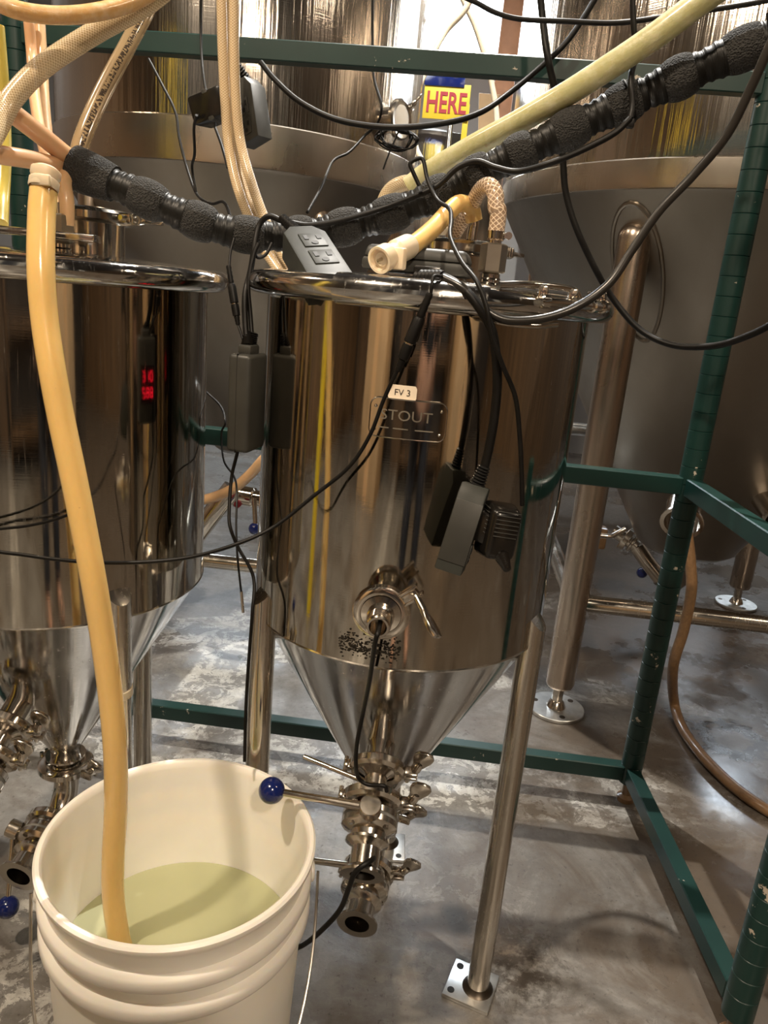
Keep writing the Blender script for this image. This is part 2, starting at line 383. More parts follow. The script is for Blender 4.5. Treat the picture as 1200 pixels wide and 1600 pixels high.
def prism(poly, z0, z1, bev=0.0):
    n = len(poly); bm = bmesh.new()
    a = [bm.verts.new((x, y, z0)) for x, y in poly]; b = [bm.verts.new((x, y, z1)) for x, y in poly]
    bm.faces.new(a[::-1]); bm.faces.new(b)
    for i in range(n): bm.faces.new((a[i], a[(i + 1) % n], b[(i + 1) % n], b[i]))
    if bev:
        es = [e for e in bm.edges if abs(e.verts[0].co.z - e.verts[1].co.z) < 1e-9]
        bmesh.ops.bevel(bm, geom=es, offset=bev, segments=2, profile=0.5, affect='EDGES')
    bm.verts.index_update()
    v = [tuple(p.co) for p in bm.verts]; f = [[q.index for q in fc.verts] for fc in bm.faces]; bm.free(); return v, f
def rrect(w, h, r, n=5):
    pts = []
    for cx_, cy_, a in ((w / 2 - r, h / 2 - r, 0), (-w / 2 + r, h / 2 - r, 90), (-w / 2 + r, -h / 2 + r, 180), (w / 2 - r, -h / 2 + r, 270)):
        for k in range(n + 1):
            t = math.radians(a + 90 * k / n); pts.append((cx_ + r * math.cos(t), cy_ + r * math.sin(t)))
    return pts
def smooth(pts, n=8):
    P = [Vector(p) for p in pts]; P = [P[0] * 2 - P[1]] + P + [P[-1] * 2 - P[-2]]; out = []
    for i in range(1, len(P) - 2):
        p0, p1, p2, p3 = P[i - 1:i + 3]
        for k in range(n):
            t = k / n; t2 = t * t; t3 = t2 * t
            out.append(0.5 * ((2 * p1) + (p2 - p0) * t + (2 * p0 - 5 * p1 + 4 * p2 - p3) * t2 + (3 * p1 - p0 - 3 * p2 + p3) * t3))
    out.append(P[-2]); return out
def tube(path, r, seg=12, cap=True):
    path = [Vector(p) for p in path]; n = len(path); R = r if hasattr(r, '__len__') else [r] * n
    tan = [(path[min(i + 1, n - 1)] - path[max(i - 1, 0)]).normalized() for i in range(n)]
    x = Vector((0, 0, 1)) if abs(tan[0].z) < 0.9 else Vector((1, 0, 0))
    x = (x - tan[0] * x.dot(tan[0])).normalized(); vs_, fs, uv = [], [], []; L = 0; Ls = []
    for i in range(n):
        if i: L += (path[i] - path[i - 1]).length
        Ls.append(L); x = (x - tan[i] * x.dot(tan[i])).normalized(); y = tan[i].cross(x)
        for k in range(seg):
            a = 2 * math.pi * k / seg; vs_.append(path[i] + (x * math.cos(a) + y * math.sin(a)) * R[i])
    for i in range(n - 1):
        for k in range(seg):
            k2 = (k + 1) % seg
            fs.append([i * seg + k, i * seg + k2, (i + 1) * seg + k2, (i + 1) * seg + k])
            uv.append([(k / seg, Ls[i]), ((k + 1) / seg, Ls[i]), ((k + 1) / seg, Ls[i + 1]), (k / seg, Ls[i + 1])])
    if cap:
        fs.append(list(range(seg))[::-1]); uv.append(None); fs.append([(n - 1) * seg + k for k in range(seg)]); uv.append(None)
    return vs_, fs, uv
def text_mesh(body, size, depth=0.0, bold=0.0):
    cu = bpy.data.curves.new('t', 'FONT'); cu.body = body; cu.size = size; cu.align_x = 'CENTER'; cu.align_y = 'CENTER'; cu.extrude = depth; cu.offset = bold; cu.resolution_u = 3
    ob = bpy.data.objects.new('t', cu); COL.objects.link(ob)
    dg_ = bpy.context.evaluated_depsgraph_get(); me = bpy.data.meshes.new_from_object(ob.evaluated_get(dg_))
    v = [tuple(p.co) for p in me.vertices]; f = [list(p.vertices) for p in me.polygons]
    bpy.data.objects.remove(ob); bpy.data.curves.remove(cu); bpy.data.meshes.remove(me)
    return v, f
def pts(seq, Y=None):
    out = []
    for p in seq:
        out.append(at(p[0], p[1], p[2] if len(p) > 2 else Y))
    return out

# ================================================================== the room
def slab(name, x0, x1, y0, y1, z0, z1, mat, kind='structure'):
    o = MB().add(box(x1 - x0, y1 - y0, z1 - z0, c=((x0 + x1) / 2, (y0 + y1) / 2, (z0 + z1) / 2))).build(name, mat, origin=(0, 0, 0))
    return tag(o, kind=kind)
RX0, RX1, RY0, RY1, RZ = -4.2, 4.6, -3.4, 6.6, 4.7
slab('floor', RX0 - .1, RX1 + .1, RY0 - .1, RY1 + .1, -0.1, 0.0, 'floor')
slab('ceiling', RX0 - .1, RX1 + .1, RY0 - .1, RY1 + .1, RZ, RZ + .1, 'ceiling')
slab('wall_left', RX0 - .1, RX0, RY0, RY1, 0, RZ, 'wood')
slab('wall_right', RX1, RX1 + .1, RY0, RY1, 0, RZ, 'wood')
wf = slab('wall_front', RX0, RX1, RY0 - .1, RY0, 0, RZ, 'wall_cream')
# far wall with a tall bright window above a grey dado
wb = MB()
WX0, WX1, WZ0, WZ1 = -2.6, 3.2, 2.95, 4.45
for (a, b, c_, d) in ((RX0, WX0, 0, RZ), (WX1, RX1, 0, RZ), (WX0, WX1, 0, WZ0), (WX0, WX1, WZ1, RZ)):
    wb.add(box(b - a, .1, d - c_, c=((a + b) / 2, RY1 + .05, (c_ + d) / 2)))
wb = tag(wb.build('wall_back', 'wall_grey', origin=(0, 0, 0)), kind='structure')
win = tag(MB().add(box(WX1 - WX0, .02, WZ1 - WZ0, c=((WX0 + WX1) / 2, RY1 + .07, (WZ0 + WZ1) / 2))).build('window_1', 'daylight', origin=(0, 0, 0)), kind='structure')
fr_ = MB()
for i in range(5):
    x = WX0 + (WX1 - WX0) * i / 4; fr_.add(box(.06, .07, WZ1 - WZ0, c=(x, RY1 + .03, (WZ0 + WZ1) / 2)))
for z in (WZ0, WZ1): fr_.add(box(WX1 - WX0, .08, .06, c=((WX0 + WX1) / 2, RY1 + .02, z)))
fr_.build('window_frame', 'wall_grey', win)
wl = bpy.data.lights.new('window_daylight', 'AREA'); wl.shape = 'RECTANGLE'; wl.size = WX1 - WX0; wl.size_y = WZ1 - WZ0; wl.energy = 260; wl.color = (0.80, 0.90, 1.0)
wlo = bpy.data.objects.new('window_daylight', wl); COL.objects.link(wlo); wlo.location = ((WX0 + WX1) / 2, RY1 - .06, (WZ0 + WZ1) / 2); wlo.rotation_euler = (math.radians(-78), 0, 0)
# dark wainscot and posts on the wall behind the photographer
for i, (x, wd) in enumerate(((-3.6, .8), (-2.5, .5), (-1.7, .62), (-.85, .42), (-.05, .7), (.85, .45), (1.6, .7), (2.55, .6), (3.5, .9))):
    slab('trim_%d' % (i + 1), x - wd / 2, x + wd / 2, RY0, RY0 + .14, 0, RZ, 'wall_dark' if i % 3 else 'wood')
slab('baseboard_front', RX0, RX1, RY0, RY0 + .06, 0, 1.75, 'wall_dark')

def lamp(x, y, z, power, size, colour, where):
    t = thing('ceiling_lamp', (x, y, z), where, 'lamp', 'ceiling lamps of the brewhouse')
    M_ = Matrix.Translation((x, y, z))
    MB().add(lathe([(.03, .22), (.05, .18), (.10, .13), (.17, .03), (.18, 0), (.17, 0), (.095, .12), (.0001, .13)], 32), M_).build('shade', 'lamp_shade', t)
    MB().add(sphere(.06, 20, 10, (0, 0, .06)), M_).build('bulb', 'lamp_glow' if colour == WARM else 'lamp_glow_cool', t)
    MB().add(tube([(x, y, z + .2), (x, y, RZ)], .008, 8)).build('hanging_rod', 'cable', t)
    l = bpy.data.lights.new('lamp_light', 'SPOT'); l.energy = power * 4; l.color = colour; l.shadow_soft_size = size; l.spot_size = math.radians(165); l.spot_blend = 0.6
    lo = bpy.data.objects.new('lamp_light', l); COL.objects.link(lo); lo.location = (0, 0, -.03); lo.parent = t
for (x, y, z, p, s, cl_), wh in zip(LAMP_SPOTS, ('ceiling lamp above the left fermenter', 'added wall-wash ceiling lamp behind the photographer', 'ceiling lamp between the two big tanks', 'added unseen ceiling lamp near the left wall', 'added unseen ceiling lamp near the right wall')):  # lamps behind the photographer and by the side walls are unseen, added for light
    lamp(x, y, z, p, s, cl_, wh)

# ================================================================== big tanks in the back
def steel_tank(name, C, R, zj, ztop, zb, rb, legs, leg_r, rail, label, band_h, weldpads=True):
    t = thing(name, (C[0], C[1], 0), label, 'tank'); T = Matrix.Translation((C[0], C[1], 0))
    MB().add(lathe([(R, zj + band_h), (R, ztop), (R * .93, ztop + .12), (R * .6, ztop + .28), (.12, ztop + .36), (.0001, ztop + .36)], 128), T).build('shell', 'shell', t)
    MB().add(lathe([(R - .01, zj - .004), (R + .004, zj), (R + .006, zj + .01), (R + .006, zj + band_h - .004), (R, zj + band_h)], 128), T).build('shell_band', 'shell_band', t)
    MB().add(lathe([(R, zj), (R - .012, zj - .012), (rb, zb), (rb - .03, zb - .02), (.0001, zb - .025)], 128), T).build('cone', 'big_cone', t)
    sl = (R - rb) / (zj - zb)
    for (lx, ly) in legs:
        rr = math.hypot(lx, ly); zt = zj - (R - rr) / sl + .06
        L = MB(); Tl = Matrix.Translation((C[0] + lx, C[1] + ly, 0))
        n = 14; pr = [(leg_r * .9, .085), (leg_r, .095), (leg_r, zt - leg_r)]
        pr += [(leg_r * math.cos(a), zt - leg_r + leg_r * math.sin(a)) for a in [math.pi / 2 * k / 6 for k in range(1, 7)]]
        L.add(lathe(pr[:-1] + [(.0005, zt)], 32), Tl); lo = L.build('leg', 'big_leg', t)
        MB().add(cyl(.017, .012, .09, 16), Tl).add(lathe([(.03, .012), (.022, .03), (.017, .035)], 20), Tl).build('levelling_stem', 'leg_steel', lo)
        ft = MB().add(cyl(leg_r * 2.0, 0, .012, 40, .002), Tl).build('foot_disc', 'foot_plate', lo)
        for k in range(3):
            a = math.radians(40 + 120 * k); MB().add(cyl(.009, .0122, .0132, 12), Tl @ Matrix.Translation((leg_r * 1.5 * math.cos(a), leg_r * 1.5 * math.sin(a), 0))).build('bolt_hole', 'dark_metal', lo)
    for (p, q, z) in rail:
        MB().add(tube([(C[0] + p[0], C[1] + p[1], z), (C[0] + q[0], C[1] + q[1], z)], .026, 20)).build('leg_rail', 'leg_steel', t)
    return t, T, sl
RC = (0.90, 2.70)
rl = [(-.47, -.555), (.46, -.555), (.46, .57), (-.47, .57)]
rt, RT, rsl = steel_tank('brewing_tank', RC, .80, 1.50, 3.0, .42, .17, rl, .044, [(rl[0], rl[1], .363), (rl[1], rl[2], .363), (rl[3], rl[0], .363)], 'large stainless brewing tank behind the right green post', .07)
LC = (-0.81, 2.80)
ll = [(-.37, -.38), (.36, -.38), (.36, .38), (-.37, .38)]
lt, LT, lsl = steel_tank('brewing_tank', LC, .60, 1.50, 2.9, .58, .07, ll, .036, [(ll[0], ll[1], .25), (ll[1], ll[2], .25), (ll[3], ll[0], .25)], 'large stainless brewing tank behind the two small fermenters', .115)
# weld pad round the front left leg of the right tank
wp_ = []
for k in range(33):
    t_ = 2 * math.pi * k / 32; z_ = 1.30 + .17 * math.sin(t_); r_ = .80 - (1.50 - z_) * rsl - .005
    a_ = math.atan2(rl[0][1], rl[0][0]) + .105 * math.cos(t_); wp_.append((RC[0] + r_ * math.cos(a_), RC[1] + r_ * math.sin(a_), z_))
MB().add(tube(wp_, .0065, 8)).build('weld_pad_edge', 'big_cone', rt)

def port(parent, O, d, r, L, name='port'):
    fm = frame(O, d)
    mb = MB().add(lathe([(r, -.03), (r, L - .012), (r + .009, L - .006), (r + .009, L), (r - .002, L), (r - .003, -.03)], 32), fm)
    return mb.build(name, 'fitting', parent), fm
def clamp_parts(parent, O, axis, r, hinge, wing=True, wdir=None, wl_=.05):
    """tri clamp: ring, lugs, hinge pins, bolt and wing nut round an axis"""
    a = Vector(axis).normalized(); h = Vector(hinge); h = (h - a * h.dot(a)).normalized(); fm = frame(O, a, h)
    mb = MB().add(lathe([(r - .004, -.0095), (r + .006, -.0095), (r + .012, -.005), (r + .012, .005), (r + .006, .0095), (r - .004, .008), (r - .004, -.008)], 44), fm)
    for s in (-1, 1): mb.add(box(.024, .008, .015, .002, c=(r + .018, s * .0075, 0)), fm)
    mb.add(box(.012, .02, .014, .003, c=(-r - .013, 0, 0)), fm).add(cyl(.0035, -.011, .011, 12), fm @ Matrix.Translation((-r - .016, .006, 0))).add(cyl(.0035, -.011, .011, 12), fm @ Matrix.Translation((-r - .016, -.006, 0)))
    c = mb.build('clamp', 'fitting', parent)
    if wing:
        wd = Vector(wdir) if wdir is not None else (fm.to_3x3() @ Vector((0, 1, 0)))
        O2 = fm @ Vector((r + .021, 0, 0)); wm = frame(O2, wd, h)
        wb_ = MB().add(cyl(.004, -.022, .03, 14), wm).add(lathe([(.0055, .012), (.0085, .014), (.008, .024), (.0055, .03)], 20), wm)
        outer = [(.004, .0), (.009, .010), (.0155, .024), (.016, .034), (.011, .041), (0, .0435), (-.011, .041), (-.016, .034), (-.0155, .024), (-.009, .010), (-.004, .0)]
        pm = wm @ Matrix.Translation((0, .003, .014)) @ Matrix.Rotation(math.radians(90), 4, 'X')
        wb_.add(prism([(x, y * wl_ / .05) for x, y in outer], -.0, .006, .0015), pm)
        wb_.build('wing_nut', 'fitting', c)
    return c
def ferrule_pipe(parent, name, O, d, r, L):
    fm = frame(O, d)
    return MB().add(lathe([(r - .003, 0), (r + .011, 0), (r + .011, .004), (r + .004, .008), (r, .012), (r, L - .012), (r + .004, L - .008), (r + .011, L - .004), (r + .011, L), (r - .003, L), (r - .0035, L * .5), (r - .003, 0)], 40), fm).build(name, 'fitting', parent)
def butterfly(parent, O, d, r, stem, lever, lever_len, knob=True, hub_h=.035, neck=.03):
    """butterfly valve: two bolted halves, seal, stem hub, lever and ball knob"""
    d = Vector(d).normalized(); s = Vector(stem); s = (s - d * s.dot(d)).normalized(); fm = frame(O, d, s)
    mb = MB().add(lathe([(r, -neck), (r + .004, -.02), (r + .016, -.014), (r + .019, -.011), (r + .019, -.0025), (r, -.0025)], 40), fm)
    mb.add(lathe([(r, .0025), (r + .019, .0025), (r + .019, .011), (r + .016, .014), (r + .004, .02), (r, neck), (r - .003, neck), (r - .003, -neck), (r, -neck)], 40), fm)
    mb.add(cyl(.010, r, r + .02, 20), fm @ Matrix.Rotation(math.radians(90), 4, 'Y'))
    v = mb.build('butterfly_valve', 'fitting', parent)
    MB().add(lathe([(r, -.0024), (r + .0175, -.0024), (r + .0175, .0024), (r, .0024)], 40), fm).build('seal', 'seal', v)
    for k in range(4):
        a = math.radians(45 + 90 * k); MB().add(lathe([(.0045, -.018), (.0045, .018)], 6, cap=True), fm @ Matrix.Translation(((r + .0125) * math.cos(a), (r + .0125) * math.sin(a), 0))).build('bolt', 'fitting', v)
    H = Vector(O) + s * (r + hub_h); hm = frame(H, s)
    MB().add(cyl(.0165, -.016, .006, 32, .0015), hm).add(cyl(.007, -hub_h, 0, 14), hm).build('hub', 'fitting', v)
    lv = Vector(lever).normalized(); p0 = H - s * .005; p1 = p0 + lv * lever_len
    MB().add(tube([p0, p0 + lv * .03, p1], [.0068, .0062, .0052], 16)).build('lever', 'fitting', v)
    if knob: MB().add(sphere(.0195, 28, 16), Matrix.Translation(p1)).build('ball_knob', 'blue_knob', v)
    return v

# ports of the big tanks
o_, _ = port(rt, at(1068, 800, 2.16), (-.25, -.85, -.45), .05, .05, 'cone_port')
sp_dir = Vector((.883, -.469, 0)); sp_p = Vector((LC[0], LC[1], 1.70)) + sp_dir * .595
sp_, sfm = port(lt, sp_p, sp_dir, .036, .045, 'sample_port')
clamp_parts(lt, sp_p + sp_dir * .045, sp_dir, .045, (.6, .5, .6), True, (.5, .3, .7))
MB().add(cyl(.046, 0, .006, 32, .002), frame(sp_p + sp_dir * .046, sp_dir)).build('port_cap', 'cone', sp_)

# ================================================================== small fermenters
ZJ, RR, ZB, RB = 0.693, 0.242, 0.317, 0.026
TAN = (RR - RB) / (ZJ - ZB)
def fermenter(C, leg_angles, rack_az, label, lid_off, lid_clamp_dir, hexpos, zr=1.2, ZB=.317):
    TAN = (RR - RB) / (ZJ - ZB)
    t = thing('conical_fermenter', (C[0], C[1], 0), label, 'fermenter', 'small conical fermenters')
    T = Matrix.Translation((C[0], C[1], 0))
    MB().add(lathe([(RR, ZJ), (RR, 1.188), (RR - .003, 1.188), (RR - .003, ZJ)], 160), T).build('body', 'mirror', t)
    MB().add(lathe([(RR - .001, ZJ + .003), (RR + .0015, ZJ), (RR - .001, ZJ - .003)], 160), T).build('weld_seam', 'fitting', t)
    MB().add(lathe([(RR, ZJ), (RR - .004, ZJ - .004), (RB + .004, ZB + .006), (RB, ZB - .004), (RB, ZB - .02)], 160), T).build('cone', 'cone', t)
    MB().add(torus(RR + .016, .0165, 160, 16), T @ Matrix.Translation((0, 0, zr))).build('rim_tube', 'cone', t)
    MB().add(lathe([(RR + .017, zr + .0155), (RR, zr + .018), (.12, zr + .024), (.0001, zr + .026)], 128), T).build('lid', 'cone', t)
    for k, a in enumerate(leg_angles):
        ca, sa = math.cos(math.radians(a)), math.sin(math.radians(a)); lx, ly = C[0] + (RR - .002) * ca, C[1] + (RR - .002) * sa
        seg = 28; r = .0195; vs_, fs = [], []
        zt0, slope = .742, 1.05
        for i in range(seg):
            th = 2 * math.pi * i / seg; vs_.append((lx + r * math.cos(th), ly + r * math.sin(th), .008))
        for i in range(seg):
            th = 2 * math.pi * i / seg; d_ = (math.cos(th) * ca + math.sin(th) * sa) * r
            vs_.append((lx + r * math.cos(th), ly + r * math.sin(th), zt0 - d_ * slope))
        for i in range(seg): fs.append([i, (i + 1) % seg, seg + (i + 1) % seg, seg + i])
        nn = len(vs_); vs_.append((lx, ly, zt0 + .004))
        for i in range(seg): fs.append([seg + i, seg + (i + 1) % seg, nn])
        lg = MB().add((vs_, fs)).build('leg', 'leg_steel', t, sharp=30)
        fm = Matrix.Translation((lx, ly, 0)) @ Matrix.Rotation(math.radians(a + 8), 4, 'Z')
        fpl = MB().add(box(.085, .085, .008, .0015, c=(-.012, .0, .004)), fm).build('foot_plate', 'foot_plate', lg)
        MB().add(lathe([(.028, .008), (.024, .011), (.0195, .018)], 28), Matrix.Translation((lx, ly, 0))).build('weld', 'dark_metal', lg)
    # foot plate bolt hole on the first leg
        MB().add(cyl(.0065, .0082, .0088, 16), fm @ Matrix.Translation((-.042, -.028, 0))).build('bolt_hole', 'slot', lg)
        MB().add(cyl(.0065, .0082, .0088, 16), fm @ Matrix.Translation((-.042, .028, 0))).build('bolt_hole', 'slot', lg)
    # dump outlet: neck, elbow, valve, outlet ferrule
    B = Vector((C[0], C[1], ZB - .02))
    ferrule_pipe(t, 'dump_neck', B + Vector((0, 0, .006)), (0, 0, -1), .024, .03)
    clamp_parts(t, B + Vector((0, 0, -.018)), (0, 0, -1), .037, (1, -.3, 0), True, (.45, -.45, .75))
    od = Vector((-.06, -.97, -.22)).normalized()
    el = [B + Vector((0, 0, -.02)), B + Vector((0, 0, -.055))] + [B + Vector((0, 0, -.055)) + Vector((0, 0, -1)) * .05 * math.sin(x) + od * .05 * (1 - math.cos(x)) for x in [math.pi / 2 * k / 8 for k in range(1, 9)]]
    MB().add(tube(el, .0225, 28)).build('elbow', 'fitting', t)
    E_ = el[-1]
    butterfly(t, E_ + od * .035, od, .024, (-.35, .1, 1) if rack_az == -90 else (-.9, 0, .3), (-1, -.05, .03) if rack_az == -90 else (.12, -.45, -.9), .13, True)
    ferrule_pipe(t, 'outlet_ferrule', E_ + od * .063, od, .0245, .045)
    clamp_parts(t, E_ + od * .004, od, .036, (1, 0, .2), True, (.5, -.3, .8))
    # racking port on the cone
    az = math.radians(rack_az); hd = Vector((math.cos(az), math.sin(az), 0)); z0 = .495; r0 = RR - (ZJ - z0) * TAN
    d = (hd * .86 + Vector((0, 0, -.51))).normalized(); P = Vector((C[0], C[1], z0)) + hd * r0
    s = (hd * .51 + Vector((0, 0, .86))).normalized(); side = Vector((-hd.y, hd.x, 0))
    ferrule_pipe(t, 'racking_neck', P - d * .02, d, .0235, .06)
    clamp_parts(t, P + d * .040, d, .0345, side, True, (hd * .3 + Vector((0, 0, .9)) + side * .35))
    ferrule_pipe(t, 'racking_spool', P + d * .042, d, .0175, .045)
    clamp_parts(t, P + d * .089, d, .0345, side, True, (hd * .3 + Vector((0, 0, .9)) + side * .35))
    butterfly(t, P + d * .122, d, .0235, s, -side + Vector((0, 0, .04)), .148, True, .030, .034)
    ferrule_pipe(t, 'racking_outlet', P + d * .152, d, .0215, .05)
    q = P + d * .066
    MB().add(tube([q - side * .006, q - side * .12 + Vector((0, .03, .012))], .0042, 12)).build('sample_rod', 'fitting', t)
    # lid ferrule, clamp and hose barb
    LO = Vector((C[0] + lid_off[0], C[1] + lid_off[1], 1.222))
    MB().add(lathe([(.050, -.02), (.050, .040), (.058, .046), (.058, .058), (.052, .062), (.0001, .063)], 56), Matrix.Translation(LO)).build('lid_port', 'fitting', t)
    clamp_parts(t, LO + Vector((0, 0, .050)), (0, 0, 1), .056, lid_clamp_dir, True, None, .06)
    HX = Vector(hexpos)
    hx = MB().add(cyl(.0125, -.01, .022, 28, .002), Matrix.Translation(HX)).add(torus(.0128, .0014, 28, 6), Matrix.Translation(HX + Vector((0, 0, .008)))).add(torus(.0128, .0014, 28, 6), Matrix.Translation(HX + Vector((0, 0, .014)))).build('threaded_nipple', 'fitting', t)
    MB().add(lathe([(.016, .022), (.0185, .024), (.0185, .058), (.016, .060)], 6, cap=True), Matrix.Translation(HX)).build('hex_nut', 'brass', t, sharp=25)
    MB().add(cyl(.009, .058, .075, 20), Matrix.Translation(HX)).build('hose_barb', 'fitting', t)
    return t
CC = (-0.051, 1.20)
fc = fermenter(CC, (-25.5, 86, -147), -90, 'mirror-polished conical fermenter in the middle with FV 3 label', (.035, .02), (.9, -.25, 0), (.036, 1.10, 1.216))
CL = (-0.64, 1.17)
fl_ = fermenter(CL, (-42, 78, 198), -95, 'mirror-polished conical fermenter at the left edge, behind the white bucket', (.06, .02), (.95, -.3, 0), (-.575, 1.09, 1.206), 1.192, .340)

# hinge tab on the left lid
TL = Matrix.Translation((CL[0], CL[1], 0))
MB().add(box(.20, .05, .010, .002, c=(.0, -.125, 1.236)), TL @ Matrix.Rotation(math.radians(14), 4, 'Z')).build('lid_bracket', 'cone', fl_)
# sleeve and latch of the lid clamp on the middle fermenter
TC = Matrix.Translation((CC[0], CC[1], 1.2))
MB().add(torus(RR + .016, .0195, 70, 16, math.radians(-113), math.radians(-72)), TC).build('clamp_sleeve', 'cone', fc)
def rimp(deg, dr=0.0, dz=0.0):
    a = math.radians(deg); return Vector((CC[0] + (RR + .016 + dr) * math.cos(a), CC[1] + (RR + .016 + dr) * math.sin(a), 1.2 + dz))
MB().add(tube(smooth([rimp(-72, .018, -.014), rimp(-70, .022, -.022), rimp(-60, .022, -.024), rimp(-52, .02, -.020)], 6), .0035, 10)).build('latch_bail', 'fitting', fc)
MB().add(tube(smooth([rimp(-69, .004, .020), rimp(-60, .006, .024), rimp(-48, .010, .024), rimp(-44, .014, .018), rimp(-43.5, .016, .004)], 8), .0042, 12)).build('latch_lever', 'fitting', fc)
MB().add(tube([rimp(a, .018, .006) for a in (-58, -52, -46, -40, -34, -28)], .0055, 14)).build('latch_rod', 'fitting', fc)
for a in (-57, -46, -37, -31):
    MB().add(cyl(.009, -.007, .007, 16, .002), frame(rimp(a, .018, .006), rimp(a + 1) - rimp(a - 1))).add(box(.012, .012, .016, .002), frame(rimp(a, .014, .016), (0, 0, 1))).build('latch_block', 'fitting', fc)

# front port on the middle fermenter
pd = Vector((0.0, -1, -.06)).normalized(); pp = Vector((-.060, CC[1] - RR + .004, .797))
port(fc, pp, pd, .0225, .035, 'front_port')
# toggle clamp
fm = frame(pp + pd * .040, pd, (.75, 0, .65)) @ Matrix.Scale(.86, 4)
tc_ = MB().add(lathe([(.032, -.009), (.040, -.009), (.0445, -.005), (.0445, .006), (.040, .009), (.032, .009), (.032, -.009)], 48), fm)
for s_ in (-1, 1): tc_.add(box(.034, .0045, .016, .001, c=(.056, s_ * .0085, .002)), fm)
tc_.add(box(.026, .012, .013, .001, c=(.055, 0, .004)), fm).add(cyl(.0045, -.011, .015, 14), fm @ Matrix.Translation((.058, 0, .0)))
tcl = tc_.build('toggle_clamp', 'fitting', fc)
a0 = fm @ Vector((.062, -.004, .006)); a1 = at(683, 995, .875)
ax = (a1 - a0); hm = frame(a0, ax, pd)
L_ = ax.length
MB().add(tube([a0, a0 + ax * .3, a0 + ax * .5, a1], [.0045, .0055, .0045, .004], 14)).add(prism([(-.004, L_ * .35), (.004, L_ * .35), (.0115, L_ * .62), (.0125, L_ * .85), (.009, L_), (-.009, L_), (-.0125, L_ * .85), (-.0115, L_ * .62)], -.003, .003, .001), hm @ Matrix.Rotation(math.radians(90), 4, 'X') @ Matrix.Rotation(math.radians(0), 4, 'Z')).build('clamp_lever', 'fitting', tcl)
rd = frame(pp + pd * .04, pd) @ Matrix.Scale(.86, 4)
MB().add(lathe([(.031, -.004), (.031, .010), (.021, .012), (.021, .022), (.0185, .024), (.0185, .05), (.0165, .052), (.0135, .052), (.0135, .0), (.0001, .0)], 36), rd).build('reducer_nipple', 'fitting', fc)
th_ = MB()
for k in range(5): th_.add(torus(.0185, .0009, 32, 6), rd @ Matrix.Translation((0, 0, .028 + .004 * k)))
th_.build('thread', 'fitting', fc)
# nameplate and label, curved to the body
def on_body(C, u, v, dr, az0, z0):
    a = az0 + u / RR; return (C[0] + (RR + dr) * math.cos(a), C[1] + (RR + dr) * math.sin(a), z0 + v)
def curved_patch(C, w_, h_, rad, dr, az0, z0):
    """a rounded sheet bent round the tank: strips between top and bottom outline"""
    n = 24; vs_, fs = [], []
    for i in range(n + 1):
        u = -w_ / 2 + w_ * i / n; e = max(0.0, abs(u) - (w_ / 2 - rad)); hh = h_ / 2 - rad + math.sqrt(max(0.0, rad * rad - e * e))
        for v_ in (-hh, hh):
            for d_ in (dr, 0.0002): vs_.append(on_body(C, u, v_, d_, az0, z0))
    for i in range(n):
        a, b = 4 * i, 4 * (i + 1)
        fs += [[a, b, b + 2, a + 2], [a + 2, b + 2, b + 3, a + 3], [a + 1, b + 1, b, a]]
    fs += [[0, 2, 3, 1], [4 * n + 2, 4 * n, 4 * n + 1, 4 * n + 3]]
    return vs_, fs
NP = at(637, 656, .958); naz = math.atan2(NP.y - CC[1], NP.x - CC[0]); nz = NP.z
npl = MB().add(curved_patch(CC, .098, .050, .010, .0022, naz, nz)).build('nameplate', 'plate', fc)
bd = [on_body(CC, u, v_, .0026, naz, nz) for u, v_ in rrect(.098, .050, .010, 5)]; bd.append(bd[0])
dense = []
for p, q in zip(bd[:-1], bd[1:]):
    for k in range(6): dense.append(Vector(p).lerp(Vector(q), k / 6))
dense.append(Vector(bd[0]))
for p in dense:   # back onto the cylinder
    v2_ = Vector((p.x - CC[0], p.y - CC[1])); f_ = (RR + .0026) / v2_.length; p.x = CC[0] + v2_.x * f_; p.y = CC[1] + v2_.y * f_
MB().add(tube(dense, .0008, 6)).build('plate_edge', 'fitting', npl)
for u, v_ in ((-.042, .014), (.042, .014), (-.042, -.016), (.042, -.016)):
    p = on_body(CC, u, v_, .0022, naz, nz); MB().add(sphere(.0022, 12, 8), Matrix.Translation(p)).build('rivet', 'fitting', npl)
def body_text(body, size, u0, v0, dr, name, mat, parent, az0, z0, sx=1.0):
    v_, f_ = text_mesh(body, size); MB().add(([on_body(CC, x * sx + u0, y + v0, dr, az0, z0) for x, y, z in v_], f_)).build(name, mat, parent)
body_text('STOUT', .019, -.002, .004, .0026, 'lettering', 'etch', npl, naz, nz, 1.1)
for u0, w0 in ((-.030, .014), (-.008, .020), (.022, .024)):
    MB().add(curved_patch(CC, w0, .0014, .0006, .0026, naz + u0 / RR, nz - .0125)).build('etched_line', 'etch', npl)
LB = at(629, 614, .958); laz = math.atan2(LB.y - CC[1], LB.x - CC[0])
lab = MB().add(curved_patch(CC, .036, .019, .0035, .0012, laz, LB.z)).build('label_sticker', 'label_paper', fc)
body_text('FV 3', .0115, 0, 0, .0016, 'lettering', 'ink', lab, laz, LB.z)
# worn residue of an old sticker under the front port
rs = MB(); rng_ = random.Random(3)
for k in range(330):
    u = rng_.uniform(-.048, .040); v_ = rng_.gauss(0, .008); s_ = rng_.uniform(.0006, .0030)
    poly = [(u + s_ * rng_.uniform(.5, 1.2) * math.cos(t_), v_ + .6 * s_ * rng_.uniform(.5, 1.2) * math.sin(t_)) for t_ in [2 * math.pi * j / 7 for j in range(7)]]
    i0 = len(rs.v); rs.add(([on_body(CC, x, y, .0006, math.radians(-95), .722) for x, y in poly], [list(range(7))]))
ro = rs.build('sticker_residue', 'residue', fc); ro['kind'] = 'stuff'

